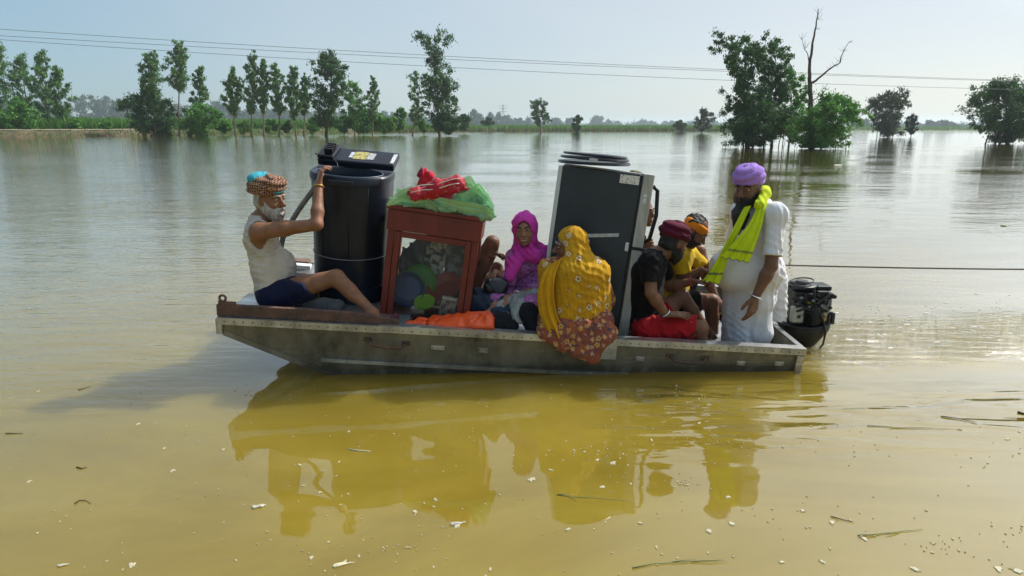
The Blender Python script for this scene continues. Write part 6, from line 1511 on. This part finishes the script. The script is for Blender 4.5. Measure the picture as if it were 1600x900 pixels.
# ---- outboard motor without its cowl
def motor():
    C = W(1255, 503, 5.06); X, Yv, Z = Vector((1, 0, 0)), Vector((0, 1.05, 0)), Vector((0, 0, 1.12)); fr = (C, X, Yv, Z)
    t = thing('outboard_motor', 'black outboard engine with its cover off hanging on the stern', 'outboard motor', Vector((C.x, C.y, 0)))
    M_ENG = mat('engine_black', (.022, .023, .024), .38, metal=.3, color2=(.05, .048, .042), vscale=24, bump=.3, bscale=60); M_PAN = mat('pan_black', (.018, .018, .018), .5, var=.5, vscale=14); M_ALU = mat('engine_alloy', (.22, .22, .21), .4, .7, var=.4, vscale=30)
    # lower pan: boat-shaped tray
    mb = MB(); n = 28; rows = []
    for h, s in ((.03, 1.0), (.012, 1.04), (-.03, 1.0), (-.09, .80), (-.14, .62)):
        rows.append([mb.bm.verts.new(FR(fr, (.205 if cos(2*pi*k/n) > 0 else .19)*cos(2*pi*k/n)*s+.02*(1-s)*-1, .16*sin(2*pi*k/n)*s, h-.035+.05*cos(2*pi*k/n)*(.5 if cos(2*pi*k/n) > 0 else 0))) for k in range(n)])
    for A_, B_ in zip(rows, rows[1:]):
        for k in range(n): mb.bm.faces.new((A_[k], A_[(k+1) % n], B_[(k+1) % n], B_[k]))
    mb.bm.faces.new(rows[0]); mb.bm.faces.new(rows[-1][::-1]); mb.build('lower_pan', M_PAN, t, smooth=True)
    MB().tube([FR(fr, .21*cos(2*pi*k/36), .165*sin(2*pi*k/36), -.003+.05*max(0, cos(2*pi*k/36))*.5) for k in range(36)], .008, 6, closed=True).build('pan_rim', M_RUBBER, t, smooth='all')
    mb = MB(); box_at(mb, fr, (-.07, -.06, -.75), (.06, .06, -.16)); mb.build('midsection', mat('yellow_reflection', (.42, .30, .03), .5, var=.4, vscale=8), t, bevel=.02)  # yellow reflection on the black leg, put into its colour
    mb = MB(); box_at(mb, fr, (-.30, -.10, -.42), (-.075, .10, -.20)); mb.build('clamp_bracket', M_ENG, t, bevel=.01)
    def bx(name, lo, hi, m=M_ENG, bv=.008): mb = MB(); box_at(mb, fr, lo, hi); return mb.build(name, m, t, bevel=bv)
    def cy(name, c, ax, r, h, m=M_ENG, n=18): mb = MB(); mb.lathe(FR(fr, *c), ax, [(r*.86, 0), (r, .008), (r, h-.008), (r*.86, h)], n, cap0=True, cap1=True); return mb.build(name, m, t, smooth=True)
    bx('engine_block', (-.13, -.08, .0), (.125, .11, .245)); bx('cylinder_head', (.127, -.07, .03), (.165, .09, .225)); bx('intake_box', (-.02, -.115, .0), (.09, -.082, .10)); bx('fuse_box', (.03, -.13, .205), (.115, -.083, .262), M_BLACK); bx('rear_cover', (.05, -.06, .247), (.175, .09, .285), M_BLACK, .014)
    for k in range(5): bx('cooling_fin', (.166, -.065, .045+k*.034), (.180, .085, .057+k*.034), M_ENG, .002)
    cy('flywheel', (-.05, .0, .262), Z, .115, .035, M_BLACK, 36); cy('flywheel_hub', (-.05, .0, .298), Z, .05, .02, M_ENG); bx('flywheel_bracket', (-.10, -.03, .24), (.05, .03, .262))
    MB().tube([FR(fr, -.05+.085*cos(a), .085*sin(a), .312+.012*cos(a)) for a in np.linspace(0, 2*pi, 25)[:-1]], .006, 6, closed=True).build('starter_cord', M_BLACK, t, smooth='all')
    bx('oil_tank', (-.165, -.135, .03), (-.065, -.085, .15), mat('milky_plastic', (.42, .43, .38), .45, var=.2, vscale=20), .014); cy('tank_cap', (-.115, -.11, .151), Z, .022, .022, M_BLACK)
    cy('starter_motor', (.02, -.125, .02), Z, .042, .15, M_BLACK); cy('solenoid', (.10, -.115, .045), Z, .026, .07, mat('brass_tan', (.42, .34, .16), .4, .5)); bx('yellow_tag', (-.055, -.118, .166), (-.012, -.108, .184), mat('yellow_plastic', (.72, .60, .02), .5), .002)
    bx('carburettor', (.07, -.13, .12), (.15, -.075, .20), M_ALU, .01); cy('filter', (.135, -.10, .02), Z, .03, .09, M_BLACK); cy('coil', (.03, -.11, .19), X, .028, .09, M_BLACK); bx('ignition_box', (-.06, -.125, .19), (.02, -.085, .245), M_BLACK, .006)
    bx('side_cover', (.115, -.12, .205), (.19, .05, .235), M_BLACK, .01); bx('throttle_arm', (-.18, -.13, .20), (-.06, -.11, .222), M_ENG, .004); bx('bracket', (.18, -.10, .01), (.205, .06, .09), M_ENG, .004)
    rng = np.random.default_rng(4)
    for k in range(13):
        a = Vector((rng.uniform(-.16, .15), -.12-rng.random()*.03, rng.uniform(.02, .26))); b_ = Vector((rng.uniform(-.16, .18), -.12-rng.random()*.03, rng.uniform(.02, .28))); m_ = (a+b_)/2+Vector((rng.uniform(-.05, .05), -.010, rng.uniform(-.03, .05)))
        P = [FR(fr, *(a*(1-u)**2+m_*2*u*(1-u)+b_*u*u)) for u in np.linspace(0, 1, 9)]
        MB().tube(P, rng.choice([.005, .007, .010]), 6).build('wire', M_BLACK if k % 4 else M_ENG, t, smooth='all')
    for k in range(22):
        p = (rng.uniform(-.15, .17), -.105-rng.random()*.03, rng.uniform(.02, .24)); cy('bolt', p, Vector((0, -1, .2)), rng.uniform(.008, .014), .03, M_ALU if k % 3 == 0 else M_ENG, 8)
    P = [W(1266, 470, 4.92), W(1278, 482, 4.90), W(1286, 500, 4.89), W(1290, 520, 4.90), W(1286, 538, 4.93), W(1277, 548, 4.98), W(1262, 545, 5.02)]
    MB().tube(P, .008, 7).build('fuel_hose', M_RUBBER, t, smooth='all')
motor()
# ---- tow rope
P = []
for k in range(61):
    u = k/60; P.append(W(1188+640*u, 413.5+8*u+2.5*sin(pi*u), 5.0+.1*u))
def rope():
    t = None; mb = MB()
    for s in range(3):
        Q = []
        for k in range(60*6+1):
            u = k/6; i = min(59, int(u)); p = P[i].lerp(P[i+1], u-i); a = k*.75+s*2*pi/3; Q.append(p+Vector((0, cos(a), sin(a)))*.0034)
        mb.tube(Q, .0036, 5)
    tag(mb.build('tow_rope', mat('brown_rope', (.13, .10, .07), .9, var=.3, vscale=60), None, smooth='all', base=P[0]), 'taut brown tow rope running from the stern out to the right', 'rope')
rope()
# =============================================================== FLOATING BITS
rng = np.random.default_rng(21)
M_FOAM = mat('foam', (.46, .42, .28), .7, var=.2, vscale=40)
def fleck(V, F, c, r, el=1.6, ang=0.0, n=9, jag=.35):
    i0 = len(V); ca, sa = cos(ang), sin(ang)
    for z, s in ((.001, 1.0), (.0045, .8)):
        rr = np.random.default_rng(int(abs(c.x*1e4+c.y*77)) % 100000)
        for k in range(n):
            a = 2*pi*k/n; q = r*s*(1+rr.uniform(-jag, jag)); x, y = q*el*cos(a), q*sin(a); V.append((c.x+x*ca-y*sa, c.y+x*sa+y*ca, z))
    for k in range(n): F.append((i0+k, i0+(k+1) % n, i0+n+(k+1) % n, i0+n+k))
    ctr = len(V); V.append((c.x, c.y, .005))
    for k in range(n): F.append((i0+n+k, i0+n+(k+1) % n, ctr, ctr))
V, F = [], []
clus = [(rng.uniform(-50, 1650), 600+300*rng.random()**.8, rng.uniform(20, 90)) for _ in range(26)]
for _ in range(520):
    px, py = rng.uniform(-100, 1700), 600+320*rng.random()**.8
    if rng.random() < .68:
        a_, b_, c_ = clus[rng.integers(0, 26)]; px = a_+rng.normal()*c_; py = b_+rng.normal()*c_*.22+(px-a_)*.06
    if py < 590 or py > 930: continue
    if 340 < px < 1260 and py < 600: continue
    c = WZ(px, py); fleck(V, F, c, rng.choice([.0022, .003, .004, .0055, .008], p=[.5, .28, .14, .06, .02]), rng.uniform(1, 2.2), rng.uniform(0, 3))
for px, py, r in ((270, 736, .011), (205, 884, .014), (830, 750, .016), (715, 820, .016), (680, 781, .009), (648, 800, .010), (487, 872, .009), (1018, 688, .008), (958, 724, .012), (940, 762, .010), (887, 828, .009), (1000, 818, .008), (1143, 819, .012), (1108, 831, .011), (1137, 777, .009), (1300, 818, .011), (1350, 842, .012), (1574, 687, .010), (1254, 799, .009), (1221, 879, .008), (1284, 878, .010), (1430, 890, .012), (45, 753, .009), (348, 703, .008), (500, 770, .008), (60, 612, .008), (545, 675, .008), (860, 735, .008), (1560, 890, .014), (1590, 893, .014)):
    fleck(V, F, WZ(px, py), r, 1.5, rng.uniform(0, 3), 13, .45)
me = bpy.data.meshes.new('foam_flecks'); me.from_pydata(V, [], [f if f[2] != f[3] else f[:3] for f in F]); tag(link('foam_flecks', me, M_FOAM), 'small cream foam flecks scattered over the muddy water', kind='stuff')
V, F = [], []
for _ in range(200):
    px = 1285+340*rng.random()**.9; py = 520+rng.normal()*20-.03*(px-1280)
    fleck(V, F, WZ(px, py), rng.choice([.003, .005, .009], p=[.5, .35, .15]), rng.uniform(1.6, 4), rng.uniform(-.25, .25))
me = bpy.data.meshes.new('wake_glints'); me.from_pydata(V, [], [f if f[2] != f[3] else f[:3] for f in F]); tag(link('wake_glints', me, mat('white_glint', (.85, .84, .78), .5)), 'white flecks painted as sun glints, streaked along the wake behind the motor', kind='stuff')  # white flecks added in place of sun sparkle on the wake
M_STEM, M_STRAW, M_TWIG = mat('green_stem', (.20, .21, .075), .7), mat('pale_straw', (.50, .45, .27), .7), mat('dark_twig', (.05, .04, .025), .8)
def stem(pts, r, m, name, label, cat, leafs=()):
    P = [WZ(a, b)+Vector((0, 0, .004)) for a, b in pts]; mb = MB(); n = len(P); mb.tube(P, [r*(1-.6*i/(n-1)) for i in range(n)], 6)
    o = tag(mb.build(name, m, None, smooth='all', base=P[0]), label, cat)
    for (a, b), (c, d) in leafs: mb = MB(); mb.tube([WZ(a, b)+Vector((0, 0, .005)), WZ((a+c)/2, (b+d)/2)+Vector((0, 0, .009)), WZ(c, d)+Vector((0, 0, .005))], [r*.7, r*.9, r*.15], 5); mb.build('leaf_blade', m, o, smooth='all')
stem([(870, 774), (890, 777), (930, 779), (990, 784)], .0028, M_STEM, 'reed_stem', 'green reed stem floating under the fridge\'s reflection', 'reed', [((890, 777), (902, 787)), ((870, 774), (895, 776))])
stem([(988, 889), (1020, 882), (1070, 879), (1130, 875)], .0028, M_STEM, 'reed_stem', 'long bent reed floating at the bottom edge', 'reed', [((1080, 879), (1138, 878)), ((1050, 880), (1090, 876))])
stem([(1340, 838), (1375, 835), (1410, 831), (1442, 828)], .003, M_STEM, 'reed_stem', 'pale green reed with leaves floating low on the right', 'reed', [((1375, 835), (1340, 841)), ((1405, 832), (1380, 838))])
stem([(1355, 666), (1400, 668), (1450, 669), (1502, 671)], .003, M_STRAW, 'straw', 'long pale straw floating right of the motor', 'straw')
stem([(1470, 651), (1498, 655), (1527, 661)], .0035, M_TWIG, 'twig', 'dark twig floating above the long straw', 'twig')
stem([(1590, 645), (1608, 650)], .010, M_TWIG, 'twig', 'thick dark stick cut by the right edge', 'twig')
stem([(545, 703), (560, 705), (579, 706)], .006, M_STRAW, 'straw', 'short pale straw in the reflection of the black tub', 'straw')
stem([(117, 788), (124, 783), (134, 783), (142, 788)], .0035, M_TWIG, 'twig', 'small curved twig at the lower left', 'twig')
stem([(122, 610), (134, 607), (143, 604)], .003, M_TWIG, 'twig', 'tiny twig floating left of the bow shadow', 'twig')
stem([(9, 678), (24, 678), (36, 678)], .0035, M_TWIG, 'twig', 'thin twig floating near the left edge', 'twig')
stem([(1298, 808), (1316, 813), (1334, 817)], .003, M_TWIG, 'twig', 'thin dark twig low right, left of the leafy reed', 'twig')
stem([(120, 731), (128, 733), (136, 731)], .0045, M_TWIG, 'twig', 'short dark twig above the curved one', 'twig')
def litter(px, py, w, h, label, m, seed):
    c = WZ(px, py); s = c.y/FPX*1.0; b = Blob(max(.003, w*s/30)); b.cap(c-Vector((w*s/2, 0, -.004)), c+Vector((w*s/2, .3*w*s, .004)), h*s, h*s*.6, k=.02, flat=(UPV, .5)); b.fx = [crumple(3/(w*s), w*s*.05, seed)]
    tag(b.build('litter', m), label, 'litter')
M_LIT = mat('white_litter', (.45, .43, .33), .5, var=.15, vscale=30)
litter(408, 793, 26, 5, 'crumpled pale wrapper floating below the old man\'s reflection', M_LIT, 1); litter(538, 885, 34, 7, 'large torn pale leaf floating at the bottom left of centre', mat('pale_leaf', (.60, .55, .36), .7, var=.3, vscale=50), 2)
litter(98, 885, 14, 5, 'small cream scrap floating at the bottom left', M_LIT, 3); litter(1310, 258, 12, 3.5, 'white scrap floating in front of the green bush', M_LIT, 4); litter(1574, 353, 13, 3.5, 'white scrap floating near the right edge', M_LIT, 5)
litter(716, 820, 22, 5, 'pointed cream scrap floating under the cabinet\'s reflection', M_LIT, 6)
# ---- haze: one closed box of thin air
def haze():
    mb = MB(); mb.box8((0, 1900, 16), (2200, 0, 0), (0, 1950, 0), (0, 0, 18))
    m = bpy.data.materials.new('haze_air'); m.use_nodes = True; t = m.node_tree
    t.nodes.remove(t.nodes['Principled BSDF'])
    v = t.nodes.new('ShaderNodeVolumePrincipled'); v.inputs['Color'].default_value = (.76, .89, 1, 1); v.inputs['Density'].default_value = HAZE; v.inputs['Anisotropy'].default_value = .35
    t.links.new(v.outputs[0], t.nodes['Material Output'].inputs['Volume'])
    o = mb.build('haze', m); tag(o, 'thin bluish haze over the flooded plain', kind='stuff')
HAZE = .0003
haze()
